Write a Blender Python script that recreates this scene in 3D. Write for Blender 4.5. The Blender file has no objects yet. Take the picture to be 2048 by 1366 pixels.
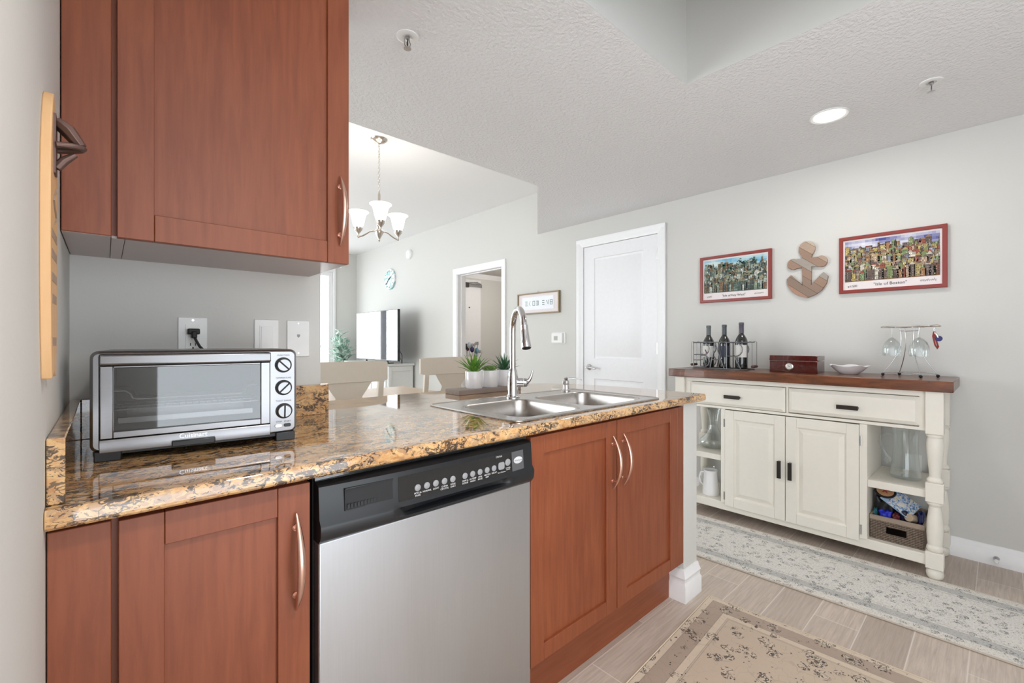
import bpy, bmesh, math, random
from mathutils import Matrix, Vector, Euler
PI = math.pi
random.seed(7)
scene = bpy.context.scene
COL = scene.collection

# ---------------------------------------------------------------- camera
cam_d = bpy.data.cameras.new('camera')
cam = bpy.data.objects.new('camera', cam_d); COL.objects.link(cam)
cam_d.sensor_width = 36.0; cam_d.lens = 891.0 / 2048 * 36; cam_d.clip_start = 0.01; cam_d.clip_end = 200
cam.location = (0, 0, 1.146)
cam.rotation_euler = (math.radians(90), 0, -math.radians(90 - 47.607))
scene.camera = cam
# ---------------------------------------------------------------- view
scene.view_settings.view_transform = 'Standard'
scene.view_settings.look = 'None'
scene.view_settings.gamma = 1.0
scene.view_settings.use_curve_mapping = False
scene.view_settings.exposure = 0.68
scene.cycles.use_denoising = True
scene.cycles.max_bounces = 10
scene.cycles.diffuse_bounces = 5
scene.cycles.glossy_bounces = 5
scene.cycles.transparent_max_bounces = 24
scene.cycles.sample_clamp_indirect = 6.0
scene.cycles.caustics_reflective = False
scene.cycles.caustics_refractive = False
# ---------------------------------------------------------------- daylight
world = bpy.data.worlds.new('sky'); scene.world = world; world.use_nodes = True
bg = world.node_tree.nodes['Background']
bg.inputs[0].default_value = (0.89, 0.945, 1.0, 1)
# brighter world below the horizon, added to light the kitchen ceiling, softer sky above it
_nt = world.node_tree
_tc = _nt.nodes.new('ShaderNodeTexCoord'); _sx = _nt.nodes.new('ShaderNodeSeparateXYZ'); _nt.links.new(_tc.outputs['Generated'], _sx.inputs[0])
_mr = _nt.nodes.new('ShaderNodeMapRange'); _nt.links.new(_sx.outputs[2], _mr.inputs[0])
_mr.inputs[1].default_value = 0.04; _mr.inputs[2].default_value = 0.34; _mr.inputs[3].default_value = 2.75; _mr.inputs[4].default_value = 1.4
_nt.links.new(_mr.outputs[0], bg.inputs[1])

def area_light(name, loc, rot, sx, sy, power, color=(1, 1, 1), spread=180):
    d = bpy.data.lights.new(name, 'AREA'); d.shape = 'RECTANGLE'; d.size = sx; d.size_y = sy
    d.energy = power; d.color = color; d.spread = math.radians(spread)
    o = bpy.data.objects.new(name, d); COL.objects.link(o); o.location = loc; o.rotation_euler = rot
    return o
# daylight outside the far balcony window and outside the living room side window
area_light('daylight_far', (1.75, 8.35, 1.35), (math.radians(90), 0, math.radians(180)), 2.4, 2.3, 34, (0.95, 0.98, 1))
area_light('daylight_side', (-2.35, 5.2, 1.4), (math.radians(90), 0, math.radians(-90)), 3.6, 2.2, 66, (0.95, 0.98, 1))

# ---------------------------------------------------------------- mesh builder
class MB:
    def __init__(s): s.v = []; s.f = []; s.c = []; s.M = None; s.col = None
    def add(s, vs, fs):
        n = len(s.v)
        for p in vs:
            p = Vector(p)
            if s.M is not None: p = s.M @ p
            s.v.append(p)
        for f in fs:
            s.f.append(tuple(i + n for i in f)); s.c.append(s.col)
        return s
    def box(s, x0, x1, y0, y1, z0, z1):
        x0, x1 = min(x0, x1), max(x0, x1); y0, y1 = min(y0, y1), max(y0, y1); z0, z1 = min(z0, z1), max(z0, z1)
        return s.add([(x0,y0,z0),(x1,y0,z0),(x1,y1,z0),(x0,y1,z0),(x0,y0,z1),(x1,y0,z1),(x1,y1,z1),(x0,y1,z1)],
              [(0,3,2,1),(4,5,6,7),(0,1,5,4),(1,2,6,5),(2,3,7,6),(3,0,4,7)])
    def frustum(s, a, b):   # a, b: lists of 4 points each
        return s.add(list(a) + list(b), [(3,2,1,0),(4,5,6,7),(0,1,5,4),(1,2,6,5),(2,3,7,6),(3,0,4,7)])
    def prism(s, pts, ax, a0, a1):   # outline extruded along axis ax ('x','y','z')
        n = len(pts)
        def mk(p, a):
            if ax == 'x': return (a, p[0], p[1])
            if ax == 'y': return (p[0], a, p[1])
            return (p[0], p[1], a)
        vs = [mk(p, a0) for p in pts] + [mk(p, a1) for p in pts]
        fs = [tuple(range(n))[::-1], tuple(range(n, 2*n))] + [(i, (i+1) % n, n + (i+1) % n, n + i) for i in range(n)]
        return s.add(vs, fs)
    def quad(s, a, b, c, d): return s.add([a, b, c, d], [(0, 1, 2, 3)])
    def ring_loft(s, rings, cap0=True, cap1=True, closed=True):
        n = len(rings[0]); vs = [p for r in rings for p in r]; fs = []
        for k in range(len(rings) - 1):
            for i in range(n if closed else n - 1):
                j = (i + 1) % n
                fs.append((k*n+i, k*n+j, (k+1)*n+j, (k+1)*n+i))
        if cap0: fs.append(tuple(range(n))[::-1])
        if cap1: fs.append(tuple((len(rings)-1)*n + i for i in range(n)))
        return s.add(vs, fs)
    def lathe(s, prof, c=(0,0,0), n=32, ax='z', cap0=True, cap1=True):
        rings = []
        for r, h in prof:
            ring = []
            for i in range(n):
                a = 2*PI*i/n; u, w = r*math.cos(a), r*math.sin(a)
                if ax == 'z': p = (c[0]+u, c[1]+w, c[2]+h)
                elif ax == 'x': p = (c[0]+h, c[1]+u, c[2]+w)
                else: p = (c[0]+w, c[1]+h, c[2]+u)
                ring.append(p)
            rings.append(ring)
        return s.ring_loft(rings, cap0, cap1)
    def tube(s, pts, r, n=8, closed=False, flat=1.0):
        pts = [Vector(p) for p in pts]; m = len(pts); rings = []
        up = None
        for k in range(m):
            if closed: t = pts[(k+1) % m] - pts[k-1]
            else: t = pts[min(k+1, m-1)] - pts[max(k-1, 0)]
            t.normalize()
            if up is None:
                up = Vector((0,0,1)) if abs(t.z) < 0.9 else Vector((1,0,0))
            a = up - t * up.dot(t)
            if a.length < 1e-6: a = Vector((1,0,0)) - t * t.x
            a.normalize(); b = t.cross(a); up = a
            rr = r[k] if isinstance(r, (list, tuple)) else r
            rings.append([pts[k] + a*(rr*math.cos(2*PI*i/n)) + b*(rr*flat*math.sin(2*PI*i/n)) for i in range(n)])
        if closed: rings.append(rings[0]); return s.ring_loft(rings, False, False)
        return s.ring_loft(rings)
    def ball(s, c, r, n=16, m=10):
        if not isinstance(r, (tuple, list)): r = (r, r, r)
        rings = []
        for k in range(m + 1):
            a = -PI/2 + PI*k/m; q = max(math.cos(a), 0.002)
            rings.append([(c[0]+r[0]*q*math.cos(2*PI*i/n), c[1]+r[1]*q*math.sin(2*PI*i/n), c[2]+r[2]*math.sin(a)) for i in range(n)])
        return s.ring_loft(rings)
    def mesh(s, name, off=None, smooth=True, sharp=35):
        me = bpy.data.meshes.new(name)
        o = Vector(off) if off is not None else Vector((0,0,0))
        me.from_pydata([tuple(p - o) for p in s.v], [], s.f)
        if any(c is not None for c in s.c):
            ca = me.color_attributes.new('paint', 'BYTE_COLOR', 'CORNER')
            k = 0
            for f, c in zip(me.polygons, s.c):
                for li in f.loop_indices: ca.data[li].color = (*(c or (1,1,1)), 1)
        bm = bmesh.new(); bm.from_mesh(me)
        bmesh.ops.recalc_face_normals(bm, faces=bm.faces); bm.to_mesh(me); bm.free()
        if smooth:
            for p in me.polygons: p.use_smooth = True
            me.set_sharp_from_angle(angle=math.radians(sharp))
        return me

def lerp(a, b, t): return a + (b - a) * t
def arc(cx, cy, r, a0, a1, n): return [(cx + r*math.cos(math.radians(lerp(a0,a1,i/n))), cy + r*math.sin(math.radians(lerp(a0,a1,i/n)))) for i in range(n+1)]
def rrect(x0, x1, y0, y1, r, n=5):
    return arc(x1-r,y0+r,r,-90,0,n) + arc(x1-r,y1-r,r,0,90,n) + arc(x0+r,y1-r,r,90,180,n) + arc(x0+r,y0+r,r,180,270,n)

# ---------------------------------------------------------------- objects
def root_of(o):
    while o.parent is not None: o = o.parent
    return o
def thing(name, label=None, cat=None, loc=(0,0,0), rotz=0, group=None, kind=None):
    o = bpy.data.objects.new(name, None); COL.objects.link(o)
    o.empty_display_size = 0.05
    o.location = loc; o.rotation_euler = (0, 0, rotz)
    if label: o['label'] = label
    if cat: o['category'] = cat
    if group: o['group'] = group
    if kind: o['kind'] = kind
    return o
def part(name, mb, m, parent=None, bevel=0, local=False, sharp=35, label=None, seg=2, smooth=True, subsurf=0):
    off = None
    if parent is not None and not local: off = root_of(parent).location
    me = mb.mesh(name, off, smooth, sharp)
    me.materials.append(m)
    o = bpy.data.objects.new(name, me); COL.objects.link(o)
    if parent is not None: o.parent = parent
    if bevel:
        b = o.modifiers.new('bevel', 'BEVEL'); b.width = bevel; b.segments = seg; b.limit_method = 'ANGLE'; b.angle_limit = math.radians(40)
        b.harden_normals = False
    if subsurf:
        b = o.modifiers.new('sub', 'SUBSURF'); b.levels = subsurf; b.render_levels = subsurf
    if label: o['label'] = label
    return o
def struct(name, mb, m, bevel=0, parent=None, **k):
    o = part(name, mb, m, parent, bevel=bevel, **k)
    if parent is None: o['kind'] = 'structure'
    return o
def solo(name, label, cat, mb, m, loc, group=None, **k):   # a thing that is one mesh
    me = mb.mesh(name, loc, True, k.pop('sharp', 35)); me.materials.append(m)
    o = bpy.data.objects.new(name, me); COL.objects.link(o); o.location = loc
    o['label'] = label; o['category'] = cat
    if group: o['group'] = group
    bv = k.pop('bevel', 0)
    if bv:
        b = o.modifiers.new('bevel', 'BEVEL'); b.width = bv; b.segments = 2; b.limit_method = 'ANGLE'; b.angle_limit = math.radians(40)
    return o
def dup(root, loc, rotz=0, label=None, group=None):
    r = root.copy(); COL.objects.link(r); r.location = loc; r.rotation_euler = (0, 0, rotz)
    if label: r['label'] = label
    if group: r['group'] = group
    for ch in list(root.children):
        c = ch.copy(); COL.objects.link(c); c.parent = r
        for g in list(ch.children):
            d = g.copy(); COL.objects.link(d); d.parent = c
    return r
def text_mb(mb, body, size, M, extrude=0.0003, align='CENTER', wx=1.0):
    cu = bpy.data.curves.new('t', 'FONT'); cu.body = body; cu.size = size; cu.extrude = extrude
    cu.align_x = align; cu.align_y = 'CENTER'; cu.resolution_u = 3
    ob = bpy.data.objects.new('t', cu)
    me = bpy.data.meshes.new_from_object(ob)
    S = Matrix.Diagonal((wx, 1, 1, 1))
    old = mb.M; mb.M = None
    mb.add([M @ (S @ v.co) for v in me.vertices], [tuple(p.vertices) for p in me.polygons])
    mb.M = old
    bpy.data.objects.remove(ob); bpy.data.curves.remove(cu); bpy.data.meshes.remove(me)
    return mb
# text frames: face toward -Y (kitchen fronts) and toward -X (long wall)
def face_negy(x, y, z, rot=0): return Matrix.Translation((x, y, z)) @ Matrix.Rotation(PI/2, 4, 'X') @ Matrix.Rotation(rot, 4, 'Z')
def face_negx(x, y, z, rot=0): return Matrix.Translation((x, y, z)) @ Matrix.Rotation(-PI/2, 4, 'Z') @ Matrix.Rotation(PI/2, 4, 'X') @ Matrix.Rotation(rot, 4, 'Z')

# ---------------------------------------------------------------- materials
class NT:
    def __init__(s, name):
        s.m = bpy.data.materials.new(name); s.m.use_nodes = True; s.t = s.m.node_tree
        s.b = s.t.nodes['Principled BSDF']; s.out = s.t.nodes['Material Output']
    def n(s, typ, **k):
        nd = s.t.nodes.new(typ)
        for a, b in k.items(): setattr(nd, a, b)
        return nd
    def l(s, a, b): s.t.links.new(a, b)
    def put(s, sock, v):
        if hasattr(v, 'links'): s.l(v, sock)
        elif v is not None: sock.default_value = v
    def math(s, op, a, b=None, c=None, clamp=False):
        nd = s.n('ShaderNodeMath', operation=op); nd.use_clamp = clamp
        s.put(nd.inputs[0], a)
        if b is not None: s.put(nd.inputs[1], b)
        if c is not None: s.put(nd.inputs[2], c)
        return nd.outputs[0]
    def mix(s, f, a, b, mode='MIX'):
        nd = s.n('ShaderNodeMix', data_type='RGBA', blend_type=mode)
        s.put(nd.inputs[0], f)
        s.put(nd.inputs[6], (*a, 1) if isinstance(a, tuple) and len(a) == 3 else a)
        s.put(nd.inputs[7], (*b, 1) if isinstance(b, tuple) and len(b) == 3 else b)
        return nd.outputs[2]
    def coord(s, scale=(1,1,1), loc=(0,0,0), rot=(0,0,0), world=False):
        if world:
            tc = s.n('ShaderNodeNewGeometry').outputs['Position']
        else: tc = s.n('ShaderNodeTexCoord').outputs['Object']
        mp = s.n('ShaderNodeMapping'); s.l(tc, mp.inputs[0])
        mp.inputs['Location'].default_value = loc; mp.inputs['Rotation'].default_value = rot; mp.inputs['Scale'].default_value = scale
        return mp.outputs[0]
    def noise(s, vec, scale, detail=4, rough=0.5, dist=0.0):
        nd = s.n('ShaderNodeTexNoise'); s.l(vec, nd.inputs['Vector'])
        nd.inputs['Scale'].default_value = scale; nd.inputs['Detail'].default_value = detail
        nd.inputs['Roughness'].default_value = rough; nd.inputs['Distortion'].default_value = dist
        return nd.outputs['Fac']
    def voro(s, vec, scale, feature='F1', out='Distance', rnd=1.0):
        nd = s.n('ShaderNodeTexVoronoi', feature=feature); s.l(vec, nd.inputs['Vector'])
        nd.inputs['Scale'].default_value = scale; nd.inputs['Randomness'].default_value = rnd
        return nd.outputs[out]
    def ramp(s, fac, stops, mode='LINEAR'):
        nd = s.n('ShaderNodeValToRGB'); nd.color_ramp.interpolation = mode
        e = nd.color_ramp.elements
        while len(e) < len(stops): e.new(0.5)
        for k, (p, c) in enumerate(stops):
            e[k].position = p; e[k].color = (*c, 1) if len(c) == 3 else c
        s.l(fac, nd.inputs[0]); return nd.outputs[0]
    def bump(s, h, strength=0.3, dist=0.01):
        nd = s.n('ShaderNodeBump'); nd.inputs['Strength'].default_value = strength; nd.inputs['Distance'].default_value = dist
        s.l(h, nd.inputs['Height']); s.l(nd.outputs[0], s.b.inputs['Normal'])
    def set(s, color=None, rough=None, metal=None, coat=None, ior=None, spec=None, aniso=None, trans=None, coatr=None, emit=None, es=None, sheen=None):
        I = s.b.inputs
        def cc(v): return (*v, 1) if isinstance(v, tuple) and len(v) == 3 else v
        if color is not None: s.put(I['Base Color'], cc(color))
        if rough is not None: s.put(I['Roughness'], rough)
        if metal is not None: s.put(I['Metallic'], metal)
        if coat is not None: s.put(I['Coat Weight'], coat)
        if coatr is not None: s.put(I['Coat Roughness'], coatr)
        if ior is not None: s.put(I['IOR'], ior)
        if spec is not None: s.put(I['Specular IOR Level'], spec)
        if aniso is not None: s.put(I['Anisotropic'], aniso)
        if trans is not None: s.put(I['Transmission Weight'], trans)
        if emit is not None: s.put(I['Emission Color'], cc(emit)); I['Emission Strength'].default_value = es or 1
        if sheen is not None: I['Sheen Weight'].default_value = sheen
        return s
def srgb(r, g, b):
    f = lambda c: (c/255/12.92) if c/255 <= 0.04045 else ((c/255 + 0.055)/1.055)**2.4
    return (f(r), f(g), f(b))
def plain(name, color, rough=0.5, **k):
    t = NT(name)
    co = t.coord()
    nz = t.noise(co, 35, 2)
    d = tuple(c * 0.95 for c in color)
    t.set(t.mix(nz, d, color), rough, **k)
    return t.m
def wood(name, c0, c1, rough=0.35, axis='z', scale=6, coat=0.0, grain=1.0):
    t = NT(name)
    sc = {'z': (9, 9, 0.7), 'x': (0.7, 9, 9), 'y': (9, 0.7, 9)}[axis]
    co = t.coord(scale=sc, world=False)
    n1 = t.noise(co, scale, 6, 0.6, 0.4); big = t.noise(t.coord(), 2.2, 2)
    f = t.math('ADD', t.math('MULTIPLY', n1, 0.7 * grain), t.math('MULTIPLY', big, 0.5))
    t.set(t.ramp(f, [(0.3, c0), (0.85, c1)]), rough, coat=coat)
    t.bump(n1, 0.06, 0.002)
    return t.m
M = {}
M['wall'] = None
def wall_mat(name, c):
    t = NT(name); co = t.coord()
    t.set(c, 0.75); t.bump(t.noise(co, 90, 3), 0.12, 0.003); return t.m
M['wall'] = wall_mat('painted_wall', srgb(209, 208, 204))
M['ceil'] = None
t = NT('knockdown_ceiling'); co = t.coord()
n1 = t.noise(co, 62, 4, 0.55); n2 = t.math('SMOOTH_MIN', t.math('MULTIPLY', n1, 1.8), 1.0, 0.1)
t.set(srgb(234, 234, 235), 0.85); t.bump(n1, 0.65, 0.012); M['ceil'] = t.m
M['trim'] = plain('white_trim_paint', srgb(240, 240, 241), 0.35)
M['doorwhite'] = plain('white_door_paint', srgb(238, 238, 240), 0.4)
# kitchen cabinets
M['cherry'] = wood('cherry_stain', srgb(110, 51, 26), srgb(148, 81, 49), 0.46, 'z', 7, coat=0.0)
M['cherryx'] = wood('cherry_stain_rail', srgb(110, 51, 26), srgb(148, 81, 49), 0.46, 'x', 7, coat=0.0)
M['laminate'] = plain('cabinet_underside', srgb(178, 160, 155), 0.3)
M['gapshade'] = plain('painted_gap_shade', (0.006, 0.006, 0.007), 0.6)  # near-black standing in for the shade inside gaps and recesses
M['copper'] = plain('satin_copper_handle', (0.78, 0.50, 0.40), 0.28, metal=1.0)
# granite
t = NT('polished_granite'); co = t.coord(scale=(1, 1.6, 1.6))
warp = t.n('ShaderNodeVectorMath', operation='ADD')
nn = t.n('ShaderNodeTexNoise'); t.l(co, nn.inputs['Vector']); nn.inputs['Scale'].default_value = 26; nn.inputs['Detail'].default_value = 4
sc_ = t.n('ShaderNodeVectorMath', operation='SCALE'); t.l(nn.outputs['Color'], sc_.inputs[0]); sc_.inputs['Scale'].default_value = 0.045
t.l(co, warp.inputs[0]); t.l(sc_.outputs[0], warp.inputs[1]); wv = warp.outputs[0]
base = t.ramp(t.noise(wv, 16, 6, 0.65), [(0.30, srgb(150, 98, 54)), (0.43, srgb(192, 140, 86)), (0.55, srgb(212, 170, 118)), (0.68, srgb(198, 158, 116)), (0.8, srgb(168, 140, 120))])
cells = t.voro(wv, 85, out='Color')
sep = t.n('ShaderNodeSeparateColor'); t.l(cells, sep.inputs[0])
base = t.mix(t.math('MULTIPLY', sep.outputs[1], 0.4), base, srgb(226, 192, 142))
base = t.mix(t.math('MULTIPLY', t.math('GREATER_THAN', sep.outputs[0], 0.72), 0.5), base, srgb(150, 118, 92))
clus = t.noise(wv, 13, 4, 0.6, 0.6)
fine = t.noise(wv, 70, 5, 0.7, 0.8)
thr = t.math('ADD', t.math('MULTIPLY', t.math('SUBTRACT', 0.5, clus), 0.75), 0.552)
blot = t.math('GREATER_THAN', fine, thr)
edge = t.voro(wv, 48, 'DISTANCE_TO_EDGE')
veins = t.math('MULTIPLY', t.math('LESS_THAN', edge, 0.05), t.math('GREATER_THAN', t.noise(wv, 18, 4, 0.6), 0.54))
dark = t.math('MAXIMUM', t.math('MULTIPLY', veins, 0.75), t.math('MULTIPLY', blot, 0.9), clamp=True)
grey = t.math('GREATER_THAN', t.noise(wv, 24, 4, 0.6), 0.6)
base = t.mix(t.math('MULTIPLY', grey, 0.4), base, srgb(132, 116, 108))
t.set(t.mix(dark, base, srgb(46, 38, 36)), 0.04, ior=1.7, coat=0.5, coatr=0.02)
M['granite'] = t.m
# metals
def steel(name, c, r, streak='z'):
    t = NT(name)
    sc = {'z': (60, 60, 1.2), 'x': (1.2, 60, 60)}[streak]
    n1 = t.noise(t.coord(scale=sc), 6, 3); n2 = t.noise(t.coord(scale=(7, 7, 0.8)), 1.2, 2)
    t.set(t.mix(n1, tuple(x*0.92 for x in c), c), t.math('ADD', t.math('MULTIPLY', n2, 0.16), r - 0.06), metal=1.0)
    t.bump(n1, 0.03, 0.001)
    return t.m
M['steel'] = steel('brushed_stainless', (0.56, 0.575, 0.60), 0.38)
M['steelx'] = steel('brushed_stainless_toaster', (0.30, 0.30, 0.31), 0.30, 'x')
M['sink'] = plain('satin_sink_steel', (0.52, 0.49, 0.465), 0.27, metal=1.0)
M['chrome'] = plain('polished_chrome', (0.72, 0.71, 0.72), 0.07, metal=1.0)
M['nickel'] = plain('brushed_nickel', (0.62, 0.56, 0.50), 0.24, metal=1.0)
M['wire'] = plain('silver_wire', (0.6, 0.6, 0.62), 0.2, metal=1.0)
M['darkwire'] = plain('pewter_wire', (0.2, 0.2, 0.21), 0.35, metal=1.0)
M['black'] = plain('satin_black_plastic', (0.011, 0.012, 0.014), 0.33)
M['gloss'] = plain('glossy_black_panel', (0.01, 0.01, 0.011), 0.05, coat=1.0, coatr=0.02)
M['rubber'] = plain('black_rubber', (0.012, 0.012, 0.013), 0.6)
M['greybtn'] = plain('grey_button', (0.3, 0.3, 0.31), 0.35)
M['white'] = plain('white_plastic', srgb(238, 238, 236), 0.35)
M['whitetext'] = plain('white_print', (0.75, 0.75, 0.75), 0.5)
M['blacktext'] = plain('black_print', (0.03, 0.03, 0.03), 0.5)
M['silvertext'] = plain('silver_emboss', (0.75, 0.75, 0.76), 0.2, metal=1.0)
M['bronze'] = plain('dark_bronze_handle', (0.045, 0.038, 0.032), 0.4, metal=0.6)
M['cream'] = plain('cream_painted_wood', srgb(234, 229, 218), 0.42)
M['ceramic'] = plain('white_ceramic', srgb(240, 239, 240), 0.18, coat=0.5)
def glass(name, tint=(1, 1, 1), lo=0.06, hi=0.75, gr=0.03, power=1.0, blend=0.35):
    t = NT(name); t.t.nodes.remove(t.b)
    tr = t.n('ShaderNodeBsdfTransparent'); tr.inputs[0].default_value = (*tint, 1)
    gl = t.n('ShaderNodeBsdfGlossy'); gl.inputs['Roughness'].default_value = gr
    gl.inputs[0].default_value = (0.95, 0.97, 0.97, 1)
    lw = t.n('ShaderNodeLayerWeight'); lw.inputs[0].default_value = blend
    f = t.math('ADD', t.math('MULTIPLY', lw.outputs['Facing'], hi), lo, clamp=True)
    mx = t.n('ShaderNodeMixShader'); t.l(f, mx.inputs[0]); t.l(tr.outputs[0], mx.inputs[1]); t.l(gl.outputs[0], mx.inputs[2])
    t.l(mx.outputs[0], t.out.inputs[0]); return t.m
M['glass'] = glass('clear_glass', (0.95, 0.965, 0.965), 0.03, 0.5)
M['pane'] = glass('window_pane', (0.97, 0.98, 0.98), 0.03, 0.2, 0.0)
M['ovenglass'] = glass('oven_window_glass', (0.6, 0.6, 0.6), 0.08, 0.4, 0.03)
M['picglass'] = glass('picture_glass', (0.98, 0.98, 0.98), 0.03, 0.35, 0.02)
def emitter(name, c, s):
    t = NT(name); t.set((0.9, 0.9, 0.88), 0.4, emit=c, es=s); return t.m
M['lamp'] = emitter('lit_lamp_lens', (1, 0.98, 0.95), 9)
M['shade'] = emitter('frosted_lit_glass_shade', (1, 0.97, 0.93), 1.6)
# ================================================================ the setting
ZC, ZL = 2.275, 2.716
WX = 3.37
t = NT('wood_look_plank_tile')
g = t.n('ShaderNodeNewGeometry').outputs['Position']
mp = t.n('ShaderNodeMapping'); t.l(g, mp.inputs[0]); mp.inputs['Location'].default_value = (0.22, 0.075, 0)
def brick(c1, c2, mort):
    b = t.n('ShaderNodeTexBrick'); t.l(mp.outputs[0], b.inputs['Vector'])
    b.offset = 0.37; b.offset_frequency = 3; b.squash = 1.0
    b.inputs['Color1'].default_value = (*c1, 1); b.inputs['Color2'].default_value = (*c2, 1); b.inputs['Mortar'].default_value = (*mort, 1)
    b.inputs['Scale'].default_value = 1.0; b.inputs['Brick Width'].default_value = 0.92; b.inputs['Row Height'].default_value = 0.1505
    b.inputs['Mortar Size'].default_value = 0.0021; b.inputs['Mortar Smooth'].default_value = 0.1; b.inputs['Bias'].default_value = 0.0
    return b
b1 = brick(srgb(216, 202, 190), srgb(182, 167, 156), srgb(216, 206, 197))
gr = t.noise(t.coord(scale=(1.6, 26, 26), world=True), 4, 6, 0.65, 0.5)
gr2 = t.noise(t.coord(scale=(0.8, 6, 6), world=True), 3, 3)
colr = t.mix(t.math('MULTIPLY', t.math('SUBTRACT', gr, 0.36, clamp=True), 1.5, clamp=True), b1.outputs['Color'], srgb(136, 120, 108))
colr = t.mix(t.math('MULTIPLY', gr2, 0.22), colr, srgb(204, 190, 176))
colr = t.mix(t.math('MULTIPLY', b1.outputs['Fac'], 0.8), colr, srgb(220, 210, 200))
t.set(colr, t.math('ADD', t.math('MULTIPLY', gr, 0.2), 0.3))
h = t.math('SUBTRACT', t.math('MULTIPLY', gr, 0.15), b1.outputs['Fac'])
t.bump(h, 0.25, 0.002); M['floor'] = t.m

struct('floor', MB().box(-1.9, 6.1, -1.25, 8.0, -0.05, 0.0), M['floor'])
# left wall beside the camera, and the wall behind the toaster oven
struct('wall_left', MB().box(-0.19, -0.065, 0.1, 1.66, 0, ZC), M['wall'])
struct('wall_back', MB().box(-1.8, -0.19, 1.545, 1.66, 0, ZL).box(-0.19, 0.536, 1.545, 1.66, 0, ZL), M['wall'])
# long right wall with two door openings
w = MB()
w.box(WX, WX+0.12, -1.25, 1.895, 0, ZL); w.box(WX, WX+0.12, 1.895, 2.69, 2.05, ZL); w.box(WX, WX+0.12, 2.69, 3.86, 0, ZL)
w.box(WX, WX+0.12, 3.86, 4.745, 2.02, ZL); w.box(WX, WX+0.12, 4.745, 7.99, 0, ZL)
struct('wall_right', w, M['wall'])
# far wall of the living room with the balcony window
w = MB(); w.box(2.945, WX, 7.88, 7.99, 0, ZL); w.box(0.5, 2.945, 7.88, 7.99, 2.36, ZL); w.box(-1.9, 0.5, 7.88, 7.99, 0, ZL)
struct('wall_far', w, M['wall'])
w = MB(); w.box(-1.92, -1.8, 1.545, 3.4, 0, ZL); w.box(-1.92, -1.8, 7.0, 7.99, 0, ZL); w.box(-1.92, -1.8, 3.4, 7.0, 2.36, ZL); w.box(-1.92, -1.8, 3.4, 7.0, 0, 0.25)
struct('wall_living_left', w, M['wall'])
# ceilings: high over the living room, dropped with a raised tray over the kitchen
struct('ceiling', MB().box(-1.9, WX+0.1, 1.5, 8.0, ZL, ZL+0.05), wall_mat('living_ceiling', srgb(236, 236, 236)))
c = MB()
TX0, TX1, TY0, TY1 = 1.08, 1.887, 0.08, 0.93
def slab(x0, x1, y0, y1): c.box(x0, x1, y0, y1, ZC, ZC+0.03)
slab(-0.19, TX0, -1.1, 1.545); slab(TX0, TX1, -1.1, TY0); slab(TX0, TX1, TY1, 1.545); slab(TX1, WX, -1.1, 1.545)
c.f = [f for f in c.f]
slab(0.0, WX, 1.545, 2.257)
c.prism([(2.31, 2.257), (WX, 2.257), (WX, 3.29)], 'z', ZC, ZC+0.03)
struct('ceiling_kitchen', c, M['ceil'])
# drop faces of the lowered ceiling toward the living room
w = MB(); w.box(-0.06, 2.33, 2.235, 2.257, ZC+0.03, ZL)
w.prism([(2.31, 2.235), (2.31, 2.257), (WX, 3.29), (WX, 3.26)], 'z', ZC+0.03, ZL)
struct('wall_ceiling_drop', w, M['wall'])
w = MB()
w.box(TX0-0.02, TX0, TY0-0.02, TY1+0.02, ZC+0.03, 3.05); w.box(TX1, TX1+0.02, TY0-0.02, TY1+0.02, ZC+0.03, 3.05)
w.box(TX0, TX1, TY1, TY1+0.02, ZC+0.03, 3.05); w.box(TX0, TX1, TY0-0.02, TY0, ZC+0.03, 3.05)
# thin returns that finish the cut edge of the slab
w.box(TX1-0.001, TX1, TY0, TY1, ZC, ZC+0.03); w.box(TX0, TX1, TY1-0.001, TY1, ZC, ZC+0.03)
w.box(TX0-0.02, TX1+0.02, TY0-0.02, TY1+0.02, 3.05, 3.08)
struct('wall_ceiling_tray', w, M['wall'])

# peninsula end wall and low wall carrying the counter
w = MB(); w.box(1.882, 2.006, 0.94, 1.63, 0, 0.874); w.box(0.536, 1.882, 1.56, 1.63, 0, 0.874)
struct('wall_peninsula', w, M['wall'])

def base_profile(h=0.100, d=0.016):
    return [(0, 0), (-d, 0), (-d, h*0.62), (-d*0.75, h*0.68), (-d*0.75, h*0.78), (-d*0.35, h*0.92), (-d*0.3, h), (0, h)]
def baseboard(name, x, y0, y1, sgn=1):
    b = MB(); b.prism([(x + sgn*p[0], p[1]) for p in base_profile()], 'y', y0, y1); return struct(name, b, M['trim'])
baseboard('baseboard_right', WX, -1.25, 1.84); baseboard('baseboard_right', WX, 2.77, 3.78); baseboard('baseboard_right', WX, 4.82, 7.88)
b = MB()
b.ring_loft([[(1.882+p, 1.003, z), (1.882+p, 0.94+p, z), (2.006-p, 0.94+p, z), (2.006-p, 1.63, z), (2.006, 1.63, z), (2.006, 0.94, z), (1.882, 0.94, z), (1.882, 1.003, z)] for p, z in [(-0.016, 0), (-0.016, 0.072), (-0.011, 0.080), (-0.011, 0.098), (-0.014, 0.104), (-0.008, 0.122), (-0.004, 0.140)]])
struct('baseboard_peninsula', b, M['trim'])
b = MB(); b.prism([(7.88 + p[0], p[1]) for p in base_profile()], 'x', 2.99, WX-0.017)
struct('baseboard_far', b, M['trim'])

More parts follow.
